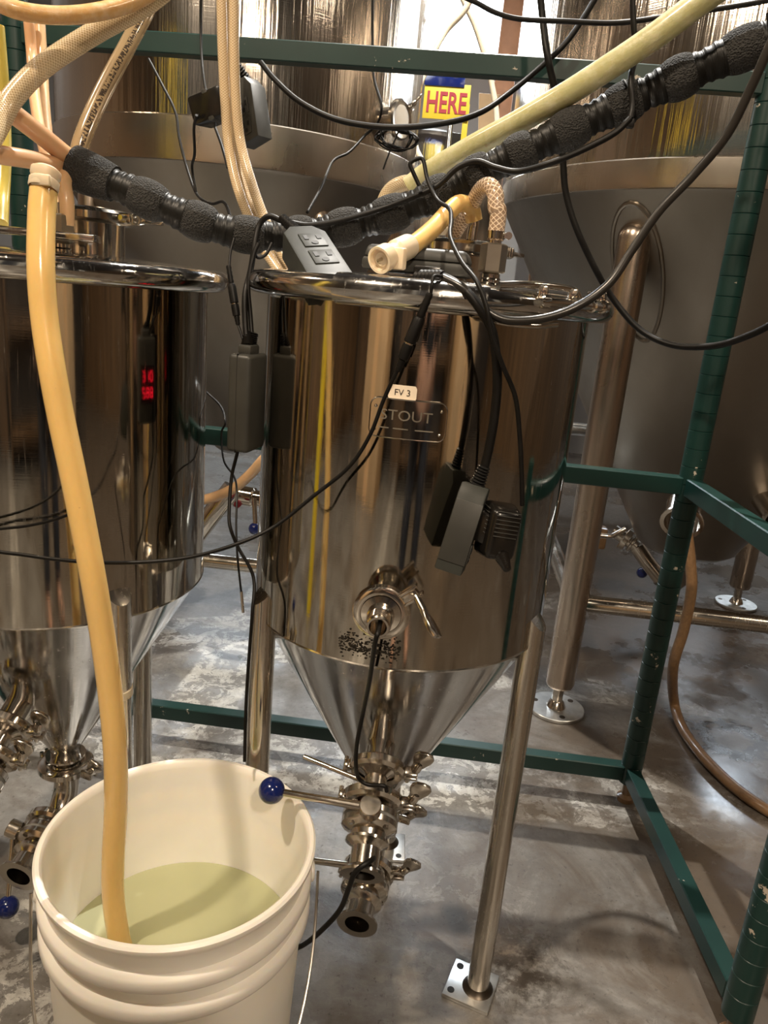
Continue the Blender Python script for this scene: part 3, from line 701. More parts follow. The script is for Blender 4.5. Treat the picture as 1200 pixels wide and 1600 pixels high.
port(rt, at(1190, 778, 2.40), (.25, -.85, -.45), .034, .09, 'sample_port')
lx_, ly_ = CL[0] + .24 * math.cos(math.radians(-42)), CL[1] + .24 * math.sin(math.radians(-42))
MB().add(pipe(.0212, .0192, -.006, .007, 28), Matrix.Translation((lx_, ly_, at(193, 1080, ly_).z)) @ Matrix.Rotation(.12, 4, 'X')).build('tape_band', 'cream_line', fl_)

# ================================================================== green steel frame
gf = thing('steel_frame', (-.2, 1.73, 0), 'dark green chipped steel frame standing round the small fermenters', 'frame')
PX0, PX1, PY, PF = -1.0, .56, 1.73, 1.08
def post(x, y, z0, z1):
    T = Matrix.Translation((x, y, 0)); r = .0265
    pr = [(.0001, z0), (r - .001, z0), (r, z0 + .001)]; z = z0 + .05
    while z < z1 - .02:
        pr += [(r, z - .0012), (r - .0016, z), (r, z + .0012)]; z += .041
    pr += [(r, z1), (.0001, z1)]
    o = MB().add(lathe(pr, 28), T).build('post', 'green', gf, sharp=25)
    f = MB().add(lathe([(.014, .0), (.022, .0), (.022, .012), (.012, .018), (.012, z0)], 20, cap=True), T).build('levelling_foot', 'rusty_hose', o)
for x, y in ((PX0, PY), (PX1, PY), (PX1 + .05, PF), (PX0 - .02, PF)): post(x, y, .055, 2.0 if y == PY else .90)
def rail(p, q, h=.040, d=.034, name='rail'):
    p, q = Vector(p), Vector(q); fm = frame((p + q) / 2, q - p, (0, 0, 1))
    MB().add(box(h, d, (q - p).length, .0022, 1), fm).build(name, 'green', gf, sharp=25)
for z in (.083, .838, 1.655): rail((PX0 + .02, PY, z), (PX1 - .02, PY, z))
rail((PX1, PY, 1.655), (PX1 + 1.2, PY - .02, 1.655)); rail((PX0, PY, 1.655), (PX0 - .7, PY, 1.655))
for z in (.083, .838):
    rail((PX1, PY - .02, z), (PX1 + .045, PF + .02, z)); rail((PX0, PY - .02, z), (PX0 - .02, PF + .02, z))

# ================================================================== bucket with rinse water
BC = Vector((-.3045, .8533, 0)); bh, br = .452, .186
tb = Matrix.Translation(BC)
bk = thing('bucket', tuple(BC), 'open white plastic bucket of cloudy rinse water in the foreground', 'bucket')
sc_ = br / .1535
pr = [(.118, .002), (.131, 0), (.134, .004), (.1435, bh - .150)]
for z0 in (bh - .112, bh - .066):
    pr += [(.1445, z0 - .010), (.151, z0 - .004), (.1525, z0), (.1525, z0 + .012), (.151, z0 + .016), (.1455, z0 + .02)]
pr += [(.146, bh - .024), (.152, bh - .014), (.1545, bh - .008), (.1545, bh - .003), (.152, bh), (.148, bh), (.1455, bh - .003), (.1445, bh - .012), (.1335, .012), (.0001, .012)]
MB().add(lathe([(r * sc_, z) for r, z in pr], 128), tb).build('pail', 'bucket', bk)
wz = .262
wr = (.1335 + (.1445 - .1335) * wz / bh) * sc_ - .0005
wat = MB().add(lathe([(wr, wz), (wr * .6, wz), (.0001, wz)], 96), tb).build('rinse_water', 'water')
tag(wat, 'pale green cloudy rinse water standing inside the white bucket', 'water', kind='thing')
hx_ = Vector((.955, .296, 0)).normalized(); hf = Vector((.296, -.955, 0))
hp = []
for k in range(41):
    t_ = math.pi * k / 40; sn_ = math.sin(t_); hp.append(BC + hx_ * (-math.cos(t_)) * (br + .010) + hf * (.232 * sn_ ** 1.2) + Vector((0, 0, bh - .075 - .26 * sn_ ** .75)))
MB().add(tube(hp, .0022, 8)).build('bail_handle', 'wire', bk)
for s_ in (-1, 1):
    MB().add(cyl(.016, -.004, .010, 20, .003), frame(BC + hx_ * s_ * (br - .006) + Vector((0, 0, bh - .072)), hx_ * s_)).build('handle_ear', 'bucket', bk)

# ================================================================== hoses
def hose(name, seq, r, mat, label, cat='hose', group=None, Y=None, n=8, seg=18):
    o = MB().add(tube(smooth(pts(seq, Y), n), r, seg)).build(name, mat, sharp=60)
    return tag(o, label, cat, group)
dh = thing('drain_hose', tuple(at(187, 1478, .83)), 'amber drain hose hanging past the left fermenter into the bucket', 'hose')
p_end = atz(189, 1486, .20)
MB().add(tube(smooth(pts([(70, 272, .9), (68, 300, .89), (65, 340, .88), (64, 420, .86), (70, 500, .85), (82, 580, .84), (97, 660, .835), (114, 740, .83), (130, 820, .825), (146, 905, .82), (160, 990, .82), (172, 1080, .82), (180, 1170, .82), (181, 1260, .825), (177, 1340, .83), (177, 1400, .835)]) + [atz(185, 1460, .285), atz(196, 1500, .23)], 8), .0152, 24)).build('hose_wall', 'amber', dh, sharp=60)
kp = at(70, 280, .892)
MB().add(lathe([(.0155, -.012), (.0165, -.010), (.0165, -.002), (.014, 0), (.0165, .004), (.0165, .010), (.012, .013), (.0001, .013)], 28), frame(kp, at(75, 250, .9) - kp)).build('coupling', 'white_plastic', dh)
MB().add(box(.024, .006, .012, .002), frame(at(64, 281, .877), (0, 0, 1), (.9, -.1, .35))).build('coupling_latch', 'white_plastic', dh)

hose('overhead_hose', [(-420, -330, .98), (-220, -150, .99), (-60, -40, 1.0), (0, 5, 1.0), (60, 22, 1.02), (130, 22, 1.05), (200, 6, 1.1), (260, -25, 1.15)], .0105, 'amber_frost', 'frosted amber hose curving across the top left corner')
hose('braided_hose', [(300, -55, 1.2), (235, 2, 1.15), (150, 50, 1.1), (70, 102, 1.05), (22, 150, 1.02), (2, 185, 1.0), (-30, 232, .96), (-120, 275, .91), (-300, 270, .86)], .0135, 'braid', 'braided clear hose arching down to the left edge')
hose('printed_hose', [(250, -45, 1.25), (230, 12, 1.25), (200, 70, 1.22), (160, 145, 1.18), (132, 208, 1.15), (124, 245, 1.14), (140, 268, 1.14), (175, 286, 1.135)], .0125, 'clear_print', 'clear hose with black print running into the foam sleeve')
hose('peach_hose', [(-420, -110, .94), (-220, 8, .97), (-40, 132, 1.0), (0, 162, 1.02), (60, 208, 1.07), (112, 250, 1.125), (140, 270, 1.15), (175, 288, 1.14)], .0128, 'peach', 'upper peach silicone hose running diagonally into the foam sleeve')
hose('peach_hose', [(-420, 150, .92), (-220, 205, .95), (-40, 236, .98), (0, 242, 1.0), (50, 250, 1.05), (95, 261, 1.115), (135, 274, 1.145), (175, 290, 1.14)], .0118, 'peach', 'lower peach silicone hose running level into the foam sleeve')
hose('peach_hose', [(45, 30, 1.62), (50, 90, 1.62), (54, 150, 1.55), (66, 220, 1.45), (86, 290, 1.35), (100, 360, 1.3)], .0105, 'peach', 'dim peach hose hanging beside the left green post')
hose('peach_hose', [(62, 30, 1.66), (66, 100, 1.64), (70, 170, 1.6), (78, 250, 1.55)], .0105, 'tan_hose', 'dim tan hose hanging behind the peach hoses')
hose('yellow_hose', [(-6, 40, 1.3), (0, 110, 1.3), (4, 180, 1.3), (5, 250, 1.28), (2, 310, 1.25), (0, 352, 1.2)], .0125, 'yellow_hose', 'yellow hose hanging at the left edge')
hose('fitting_hose', [(104, 352, 1.09), (104, 315, 1.09), (100, 285, 1.1), (108, 262, 1.12)], .0105, 'tan_hose', 'short tan hose on the brass barb of the left lid')
for i, (dx, dy, lab_) in enumerate(((0, 0, 'leftmost braided hose of the bundle hanging in front of the big tank'), (13, .03, 'middle braided hose of the bundle hanging in front of the big tank'), (24, .0, 'rightmost braided hose of the bundle hanging in front of the big tank'))):
    hose('bundled_hose', [(343 + dx * .7, -60, 1.38 + dy), (346 + dx * .8, 0, 1.38 + dy), (348 + dx * .75, 80, 1.38 + dy), (352 + dx * .7, 160, 1.38 + dy), (357 + dx * .8, 225, 1.38 + dy), (369 + dx, 285, 1.36 + dy), (388 + dx, 338, 1.34 + dy), (412 + dx, 388, 1.32 + dy), (440 + dx, 430, 1.30 + dy)], .0085, 'braid_small', lab_, group='bundle of braided hoses')
hose('pale_green_hose', [(1560, -330, 1.05), (1360, -185, 1.07), (1190, -65, 1.1), (1105, -5, 1.12), (1010, 66, 1.14), (900, 138, 1.18), (820, 185, 1.22), (740, 228, 1.26), (668, 270, 1.3), (640, 292, 1.31)], .0165, 'pale_green', 'frosted pale green hose slanting across the top right')
hose('looped_hose', [(604, 345, 1.33), (600, 318, 1.33), (612, 296, 1.33), (634, 286, 1.32), (655, 290, 1.31), (672, 308, 1.30), (690, 335, 1.29), (692, 362, 1.28)], .0125, 'braid', 'looped braided hose behind the foam line on the middle lid')
bq = Vector((.036, 1.10, 1.216))
hb = thing('braided_connector_hose', tuple(bq), 'coarse braided hose clamped on the hex fitting of the middle lid', 'hose')
MB().add(tube(smooth([bq + Vector((0, 0, .064)), bq + Vector((0, 0, .10)), at(775, 325, 1.10), at(774, 303, 1.105), at(764, 290, 1.12), at(750, 298, 1.15), at(733, 328, 1.19), at(712, 362, 1.23), at(690, 400, 1.25)], 10), .0112, 20)).build('hose_wall', 'braid_open', hb, sharp=60)
MB().add(pipe(.0125, .0108, .066, .076, 28), Matrix.Translation(bq)).add(cyl(.005, -.006, .006, 12), frame(bq + Vector((.017, -.002, .071)), (0, 1, 0))).add(box(.012, .008, .008, .001), Matrix.Translation(bq + Vector((.012, 0, .071)))).build('hose_clamp', 'fitting', hb)
bent = MB().add(tube(smooth([at(736, 400, 1.19), at(738, 370, 1.19), at(741, 350, 1.19), at(738, 332, 1.185), at(722, 322, 1.17)], 8), .0085, 18)).build('bent_tube', 'fitting', fc)
qh = thing('quick_coupling_hose', tuple(at(605, 400, 1.0)), 'short amber hose ending in an ivory quick coupling above the middle lid', 'hose')
MB().add(tube(smooth(pts([(741, 345, 1.185), (736, 326, 1.18), (718, 318, 1.16), (700, 332, 1.13), (680, 354, 1.09), (655, 376, 1.04), (634, 390, 1.01)]), 10), .0122, 22)).build('hose_wall', 'amber', qh, sharp=60)
q0, q1 = at(640, 384, 1.02), at(592, 407, .965); qd = (q1 - q0).normalized(); ql = (q1 - q0).length
MB().add(lathe([(.0145, 0), (.0155, .004), (.0155, ql * .45), (.0125, ql * .5), (.0125, ql * .7), (.0165, ql * .74), (.0165, ql), (.0135, ql), (.0125, ql - .006), (.0001, ql - .006)], 32), frame(q0, qd)).build('coupling', 'white_plastic', qh)
MB().add(box(.010, .020, .026, .003), frame(q0 + qd * ql * .72 + Vector((.014, -.003, -.002)), (0, 0, 1), qd)).build('coupling_latch', 'white_plastic', qh)
MB().add(cyl(.0022, 0, .008, 10), frame(q1 - qd * .006, qd)).build('coupling_pin', 'fitting', qh)
MB().add(lathe([(.0065, 0), (.008, .0012), (.0095, 0)], 24), frame(q1 - qd * .0058, qd)).build('coupling_seat', 'white_plastic', qh)

# ---- foam insulated line: foam bulges and tape wraps as parts
fs_px = [(116, 262, 1.13), (200, 297, 1.13), (290, 338, 1.14), (380, 366, 1.16), (480, 366, 1.19), (580, 344, 1.21), (668, 312, 1.21), (760, 265, 1.2), (880, 207, 1.19), (1000, 150, 1.18), (1110, 100, 1.16), (1210, 55, 1.14), (1290, 15, 1.12), (1460, -70, 1.1), (1700, -180, 1.08)]
path = smooth(pts(fs_px), 40); Lc = [0]
for a, b in zip(path[:-1], path[1:]): Lc.append(Lc[-1] + (b - a).length)
TOT = Lc[-1]
def along(s):
    s = max(0, min(TOT, s)); i = int(np.searchsorted(Lc, s)); i = max(1, min(len(path) - 1, i))
    t_ = (s - Lc[i - 1]) / max(1e-9, Lc[i] - Lc[i - 1]); return path[i - 1].lerp(path[i], t_)
fo = thing('insulated_line', tuple(along(TOT * .5)), 'black foam-insulated line bound with tape, sagging across the picture', 'pipe')
rng_ = random.Random(11); s = 0.0; k = 0
while s < TOT - .02:
    fl = rng_.uniform(.030, .042) if s > 0 else .050; tl = rng_.uniform(.032, .044); n = 14
    ss_ = [s + (fl + .012) * j / n for j in range(n + 1)]; sg = rng_.uniform(.94, 1.06)
    rad = [(.0190 + .0090 * sg * math.sin(math.pi * min(1, max(0, j / n))) ** .45) for j in range(n + 1)]
    if k == 0: rad = [.031 - .006 * (j / n) ** 2 for j in range(n + 1)]
    v_, f_, u_ = tube([along(x) for x in ss_], rad, 26)
    MB().add((v_, f_, u_)).build('foam_sleeve', 'foam', fo, sharp=60)
    ts = [s + fl - .004 + (tl + .008) * j / 12 for j in range(13)]
    rad = [.0205 + .0012 * math.sin(j * 2.1 + k) + .003 * abs(j - 6) / 6 for j in range(13)]
    MB().add(tube([along(x) for x in ts], rad, 26)).build('tape_wrap', 'tape', fo, sharp=60)
    s += fl + tl; k += 1

# ================================================================== cables
def cable(seq, px, label, mat='cable', Y=None, n=8, name='cable', group=None):
    P = pts(seq, Y); r = px * .5 * (sum((p - EYE).length for p in P) / len(P)) / 1230
    return tag(MB().add(tube(smooth(P, n), r, 10)).build(name, mat, sharp=60), label, 'cable', group)
cable([(408, 98, 1.7), (430, 125, 1.66), (470, 160, 1.62), (530, 188, 1.6), (610, 199, 1.58), (690, 193, 1.58), (750, 176, 1.6), (800, 142, 1.65), (850, 100, 1.68), (890, 60, 1.68), (935, -10, 1.7), (960, -60, 1.7)], 8, 'black cable sagging under the top green rail')
cable([(232, 92, 1.68), (252, 130, 1.66), (274, 175, 1.64), (280, 215, 1.62), (292, 262, 1.6), (308, 304, 1.55), (330, 318, 1.5), (350, 316, 1.45), (362, 345, 1.4)], 4, 'thin black wire hanging from the top rail past the left big tank')
cable([(314, -20, 1.64), (314, 60, 1.64), (318, 120, 1.6), (330, 180, 1.56), (346, 226, 1.5), (356, 262, 1.45)], 4, 'thin black wire dropping behind the black plug adapter')
cable([(307, 180, 1.40), (303, 200, 1.42), (304, 240, 1.45), (300, 262, 1.5), (306, 300, 1.5)], 4, 'thin black lead hanging from the black plug adapter')
cable([(582, -20, 1.9), (582, 60, 1.9), (584, 120, 1.88), (596, 165, 1.85), (590, 192, 1.85), (570, 212, 1.85), (545, 238, 1.8), (520, 252, 1.75), (502, 292, 1.65), (480, 332, 1.55)], 4, 'thin black wire hanging down the right side of the left big tank')
cable([(690, -20, 1.5), (740, 2, 1.5), (775, 20, 1.5), (815, 30, 1.5), (880, 33, 1.5), (960, 36, 1.5), (1040, 26, 1.48), (1120, 14, 1.45), (1210, -2, 1.4), (1350, -40, 1.35), (1550, -110, 1.3)], 7, 'black cable running nearly level along the top edge')
cable([(842, -30, 1.62), (848, 30, 1.62), (856, 90, 1.6), (872, 165, 1.62), (879, 240, 1.65), (884, 300, 1.66), (900, 355, 1.66), (930, 420, 1.66), (960, 470, 1.66), (1000, 515, 1.64), (1050, 539, 1.6), (1110, 541, 1.55), (1160, 528, 1.5), (1215, 500, 1.45), (1300, 430, 1.38), (1420, 300, 1.3), (1560, 90, 1.25), (1640, -120, 1.25)], 10, 'black cable looping past the right green post')
cable([(1420, -420, .9), (1330, -220, .91), (1262, -60, .92), (1210, 55, .92), (1172, 140, .93), (1135, 212, .94), (1085, 272, .95), (1030, 330, .955), (985, 395, .955), (950, 445, .95), (900, 480, .945), (845, 498, .935), (790, 500, .925), (755, 482, .925), (725, 452, .93), (692, 434, .945)], 13, 'shiny dark grey cord draped over the rim of the middle fermenter', 'cable_grey')
cable([(988, -20, 1.2), (990, 40, 1.2), (994, 85, 1.2), (986, 120, 1.15), (988, 165, 1.14), (985, 185, 1.135)], 8, 'black cord hanging down to the tied foam line')
cable([(985, 185, 1.135), (960, 208, 1.13), (915, 232, 1.13), (860, 255, 1.13), (810, 268, 1.15), (775, 262, 1.16), (745, 252, 1.17), (715, 262, 1.17), (690, 285, 1.17), (665, 300, 1.17), (600, 325, 1.18), (530, 345, 1.17), (480, 352, 1.16), (445, 345, 1.15)], 9, 'black cord strapped along the foam line')
cable([(655, 290, 1.15), (645, 268, 1.15), (641, 256, 1.15), (650, 249, 1.15), (661, 250, 1.15), (668, 280, 1.14), (683, 312, 1.12), (702, 326, 1.08), (705, 345, 1.04), (704, 372, 1.0), (722, 410, .95), (745, 440, .915), (760, 480, .905), (768, 520, .905), (785, 570, .91), (805, 620, .92), (812, 680, .925), (815, 740, .925), (816, 790, .925)], 7, 'thin dark cord looping over the foam line and down the tank front')
cable([(1200, 20, 1.05), (1204, 60, 1.05), (1208, 100, 1.05)], 5, 'short cable at the far right edge')
cable([(440, 345, 1.12), (420, 338, 1.12), (405, 352, 1.12), (398, 382, 1.11), (392, 420, 1.10), (383, 460, 1.08), (383, 500, 1.07), (386, 535, 1.06)], 9, 'thick black cord going down to the hanging controller')
cable([(404, 380, 1.10), (396, 400, 1.095), (388, 445, 1.085), (391, 490, 1.08), (394, 530, 1.07)], 7, 'second black cord beside it going down to the hanging controller')
cable([(425, 380, 1.13), (415, 398, 1.12), (402, 402, 1.115), (396, 384, 1.12), (404, 374, 1.13)], 5, 'small black cord loop hanging under the foam line')
cable([(366, 372, 1.12), (360, 395, 1.11), (358, 418, 1.1)], 4, 'thin lead above the barrel connector by the left rim')
def connector(a, b, r, label, ribs=True):
    a, b = Vector(a), Vector(b); d = b - a; L = d.length; fm = frame(a, d); t = thing('barrel_connector', tuple(b), label, 'connector')
    pr = [(r * .35, 0)] + [(r * (.55 + .1 * (j % 2) + .05 * j / 8), L * .3 * j / 8) for j in range(9)] + [(r * .8, L * .31), (r, L * .36), (r, L * .62), (r * .85, L * .63)]
    MB().add(lathe(pr, 16, cap=True), fm).build('plug', 'cable', t)
    MB().add(cyl(r * .7, L * .625, L * .66, 16), fm).build('metal_collar', 'fitting', t)
    pr = [(r * .9, L * .65), (r * .95, L * .7), (r * .9, L * .84)] + [(r * (.62 - .03 * j + .08 * (j % 2)), L * (.85 + .15 * j / 6)) for j in range(7)]
    MB().add(lathe(pr, 16, cap=True), fm).build('socket', 'cable', t)
connector(at(357, 415, 1.1), at(372, 508, 1.09), .006, 'thin barrel connector hanging by the left side of the middle fermenter')
cable([(372, 508, 1.09), (378, 525, 1.08), (382, 540, 1.07)], 4, 'thin lead below the barrel connector by the left rim')
connector(at(672, 458, .925), at(621, 580, .925), .0075, 'barrel connector resting against the front of the middle fermenter')
cable([(690, 432, .94), (678, 432, .93), (675, 445, .925), (673, 460, .925)], 6, 'short lead from the lid adapter to the barrel connector')
cable([(621, 578, .925), (599, 626, .928), (578, 680, .93), (545, 730, .93), (490, 775, .93), (430, 822, .92), (370, 850, .90), (300, 870, .89), (230, 878, .88), (150, 879, .87), (80, 873, .87), (20, 865, .87), (-40, 862, .87), (-180, 880, .87), (-380, 930, .87)], 6, 'thin dark lead sweeping left across both fermenters')
cable([(-300, 900, .88), (-150, 850, .89), (-20, 829, .9), (40, 822, .9), (85, 812, .9), (112, 800, .9), (122, 780, .91)], 4.5, 'thin dark wire lying across the left fermenter front')
cable([(374, 655, 1.08), (372, 700, 1.08), (362, 745, 1.08), (358, 800, 1.06), (360, 825, 1.05), (372, 855, 1.05), (396, 902, 1.045), (394, 960, 1.02), (388, 1040, 1.02), (384, 1110, 1.02), (382, 1190, 1.0)], 5.5, 'black wire running down the left leg of the middle fermenter')
pc = thing('temperature_probe', tuple(at(379, 955, 1.1)), 'temperature probe with a thin cable hanging between the fermenters', 'probe')
Pp = pts([(322, 612, 1.3), (345, 635, 1.28), (352, 660, 1.25), (346, 678, 1.25), (350, 720, 1.22), (366, 745, 1.18), (370, 770, 1.15), (369, 820, 1.12), (371, 870, 1.1), (377, 926, 1.1)])
MB().add(tube(smooth(Pp, 8), .0018, 8)).build('probe_wire', 'cable', pc)
MB().add(tube(pts([(377, 924, 1.1), (380, 957, 1.1)]), .0025, 10)).build('probe_tip', 'fitting', pc)
cable([(594, 972, .895), (592, 985, .866), (586, 1005, .862), (578, 1060, .90), (568, 1110, .93), (558, 1160, .93), (556, 1195, .93), (560, 1215, .94), (575, 1226, .94), (600, 1228, .935), (604, 1236, .94)], 7, 'black probe cable hanging from the front port of the middle fermenter')
cable([(588, 1338, .95), (580, 1344, .895), (556, 1362, .88), (546, 1385, .885), (532, 1420, .9), (508, 1448, .92), (478, 1474, .95), (440, 1495, .98), (420, 1530, 1.02)], 7.5, 'black cable leaving the lower valve and passing behind the bucket')
# coil of wire under the sample port
cp = at(620, 218, 2.38); rng_ = random.Random(5); cl = []
for k in range(64):
    a = k * .62; cl.append(cp + Vector((.052 * math.cos(a) * (1 + .25 * math.sin(k * .9)), -.015 + .012 * math.sin(k * 1.7), .026 * math.sin(a) * (1 + .3 * math.cos(k * 1.3)))))
cl += [cp + Vector((-.02, -.02, -.05)), cp + Vector((-.03, -.02, -.085))]
tag(MB().add(tube(smooth(cl, 3), .0026, 6)).build('coiled_wire', 'cable', sharp=60), 'tangled coil of black wire hanging under the port of the left big tank', 'cable')
# zip tie
zt = thing('zip_tie', tuple(at(986, 165, 1.15)), 'black zip tie round the foam line at the upper right', 'zip tie')
zd = along(TOT * .76 + .01) - along(TOT * .76 - .01); zi = min(range(len(path)), key=lambda i: (path[i] - at(984, 158, 1.18)).length)
MB().add(torus(.0268, .0022, 36, 8), frame(path[zi], path[zi + 1] - path[zi - 1])).build('strap', 'cable', zt)
MB().add(box(.010, .012, .012, .002), Matrix.Translation(at(985, 193, 1.17))).build('head', 'cable', zt)

# ================================================================== electrical boxes
def facing(o, u, up_hint, n):
    pass
def outlet_face(parent, fm, cx_, cy_, z, sc=1.0):
    """three slots of a socket on the +z face of a local frame, plus the raised pad"""
    pad = MB().add(box(.024 * sc, .026 * sc, .002, .0006, c=(cx_, cy_, z)), fm).build('outlet', 'plastic_grey' if parent.get('dk') else 'plastic_lightgrey', parent)
    s = MB()
    s.add(box(.0042 * sc, .0085 * sc, .0016, c=(cx_ - .0065 * sc, cy_ + .004 * sc, z + .001)), fm)
    s.add(box(.0042 * sc, .0075 * sc, .0016, c=(cx_ + .0065 * sc, cy_ + .004 * sc, z + .001)), fm)
    s.add(cyl(.0036 * sc, z + .0005, z + .0018, 14), fm @ Matrix.Translation((cx_, cy_ - .0065 * sc, 0)))
    s.build('slot', 'slot', pad)
def relief(parent, a, b, r0, r1, mat='cable'):
    a, b = Vector(a), Vector(b); d = b - a; L = d.length; n = 14
    pr = [(r0 + (r1 - r0) * j / n + (.0012 if j % 2 else -.0008), L * j / n) for j in range(n + 1)]
    return MB().add(lathe(pr, 18, cap=True), frame(a, d)).build('strain_relief', mat, parent)

# grey power tap leaning on the rim (two sockets on top)
a, b = at(470, 352, 1.09), at(520, 432, .985)         # far end, near end
ax = (b - a).normalized(); nrm = Vector((.35, -.80, .45)); nrm = (nrm - ax * nrm.dot(ax)).normalized()
fm = frame((a + b) / 2, nrm, ax)
L = (b - a).length
pt = thing('power_tap', tuple(b), 'grey power tap with two sockets leaning on the middle fermenter rim', 'power tap')
outline = [(L / 2, -.030), (L / 2, .030), (-L / 2 + .018, .030), (-L / 2, .016), (-L / 2, -.016), (-L / 2 + .018, -.030)]
MB().add(prism(outline, -.040, 0, .003), fm).build('case', 'plastic_lightgrey', pt)
for cx_ in (-.026, .020): outlet_face(pt, fm @ Matrix.Rotation(math.radians(90), 4, 'Z'), .004, -cx_ - .0, .0006, 1.35)
relief(pt, fm @ Vector((-L / 2, 0, -.014)), at(440, 340, 1.12), .0085, .006)

# charcoal adapter lying on the middle lid
ad = thing('power_adapter', tuple(at(640, 435, 1.03)), 'charcoal power adapter lying on the middle fermenter lid', 'adapter')
fm = frame(Vector((-.062, 1.065, 1.243)), (0, 0, 1), (1, -.08, .0))
MB().add(box(.140, .085, .016, .004, 2, c=(0, 0, -.008)), fm).build('lower_shell', 'plastic_grey', ad)
MB().add(box(.138, .083, .016, .005, 2, c=(0, 0, .008), taper=(.93, .88)), fm).build('upper_shell', 'plastic_grey', ad)
relief(ad, at(652, 434, .985), at(692, 432, .955), .009, .007)
MB().add(box(.035, .02, .018, .003), frame(at(668, 428, .99), (0, 0, 1))).build('plug_body', 'plastic_black', ad)

# power tap hanging in front of the middle fermenter, with a plugged in black adapter
a, b = at(745, 758, .925), at(703, 890, .905); ax = (b - a).normalized(); nrm = Vector((1, -.12, 0)); nrm = (nrm - ax * nrm.dot(ax)).normalized()
fm = frame((a + b) / 2, nrm, ax); L = (b - a).length
ht = thing('power_tap', tuple(b), 'charcoal power tap hanging in front of the middle fermenter', 'power tap'); ht['dk'] = 1
outline = [(L / 2, -.024), (L / 2, .024), (-L / 2 + .014, .024), (-L / 2, .014), (-L / 2, -.014), (-L / 2 + .014, -.024)]
MB().add(prism(outline, -.018, .017, .0025), fm).build('case', 'plastic_lightgrey', ht)
MB().add(box(L * .7, .0015, .034, .0005, c=(.004, -.0245, 0)), fm).build('side_strip', 'plastic_grey', ht)
outlet_face(ht, fm @ Matrix.Rotation(math.radians(90), 4, 'Z'), .0, -.03, .0175)
ktop = at(766, 690, .925)
relief(ht, fm @ Vector((-L / 2, 0, 0)), at(757, 728, .925), .0095, .007)
cable([(757, 730, .925), (764, 700, .925), (772, 655, .925), (777, 600, .925), (775, 555, .92), (768, 515, .918), (752, 485, .92), (728, 455, .93), (700, 436, .95), (675, 430, .975)], 15, 'thick black cord from the lid adapter down to the hanging power tap')
wa = thing('plug_adapter', tuple(at(780, 880, .9)), 'ribbed black plug adapter on the hanging power tap', 'adapter')
cw = at(781, 832, .905); axw = (at(770, 875, .9) - at(790, 790, .905)).normalized(); nw = Vector((.25, -.85, .25)); nw = (nw - axw * nw.dot(axw)).normalized()
fw = frame(cw, nw, axw)
MB().add(box(.072, .046, .046, .009, 3, c=(0, 0, -.004), taper=(.88, .84)), fw).build('case', 'plastic_black', wa)
rb_ = MB()
for k in range(7): rb_.add(box(0.0011, .030, .0016, .0005, c=(-.030 + .0052 * k, .0, .0192)), fw)
for k in range(7): rb_.add(box(0.0011, .0016, .024, .0005, c=(-.030 + .0052 * k, -.0222, -.004)), fw)
rb_.build('grip_rib', 'plastic_grey', wa)
c0 = at(752, 818, .915); MB().add(box(.04, .032, .045, .004, 2), frame(c0, cw - c0, axw)).build('plug_neck', 'plastic_black', wa)
relief(wa, fw @ Vector((.026, .004, .016)), fw @ Vector((.036, .006, .038)), .0085, .0035, 'plastic_black')

# temperature controller hanging at the left side, red display turned towards the left fermenter
tc0 = thing('temperature_controller', tuple(at(385, 700, 1.05)), 'dark temperature controller hanging between the two fermenters', 'controller')
fm = frame(at(386, 628, 1.06), Vector((-.985, .17, 0)), Vector((0.045, 0, -1)))      # x down, z out of the display
MB().add(box(.138, .060, .034, .006, 3), fm).build('case', 'plastic_grey', tc0)
MB().add(box(.139, .0605, .0008, c=(0, -.0002, 0.003)), fm).build('seam', 'slot', tc0)
MB().add(box(.014, .03, .02, .003), fm @ Matrix.Translation((-.074, 0, 0))).build('cord_collar', 'plastic_grey', tc0)
MB().add(box(.060, .046, .002, .0006, c=(.005, 0, .0175)), fm).build('display_window', 'plastic_black', tc0)
SEG = {'0': 'abcdef', '1': 'bc', '2': 'abged', '3': 'abgcd', '6': 'afgedc', '8': 'abcdefg', '7': 'abc'}
def digit(ch, cx_, cy_, s):
    w_, h_ = .0075 * s, .0145 * s; R_ = {'a': (0, h_ / 2, w_, 0.0011), 'd': (0, -h_ / 2, w_, 0.0011), 'g': (0, 0, w_, 0.0011), 'b': (w_ / 2, h_ / 4, 0.0011, h_ / 2), 'c': (w_ / 2, -h_ / 4, 0.0011, h_ / 2), 'f': (-w_ / 2, h_ / 4, 0.0011, h_ / 2), 'e': (-w_ / 2, -h_ / 4, 0.0011, h_ / 2)}
    mb = MB()
    for g in SEG[ch]:
        x, y, sx, sy = R_[g]; mb.add(box(sx, sy, .001, c=(cx_ + x, cy_ + y, 0)))
    return mb
dm = fm @ Matrix.Translation((.005, 0, .0188)) @ Matrix.Rotation(math.radians(-90), 4, 'Z')
for row, (txt, cy_) in enumerate((('288', .013), ('310', -.013))):
    for j, ch in enumerate(txt):
        mb = digit(ch, -.013 + .013 * j, cy_, 1.0); MB().add((mb.v, mb.f), dm).build('led_digit', 'red_led', tc0)
relief(tc0, fm @ Vector((-.079, .006, 0)), at(388, 520, 1.07), .0075, .005)
relief(tc0, fm @ Vector((-.079, -.008, 0)), at(398, 520, 1.07), .0065, .005)

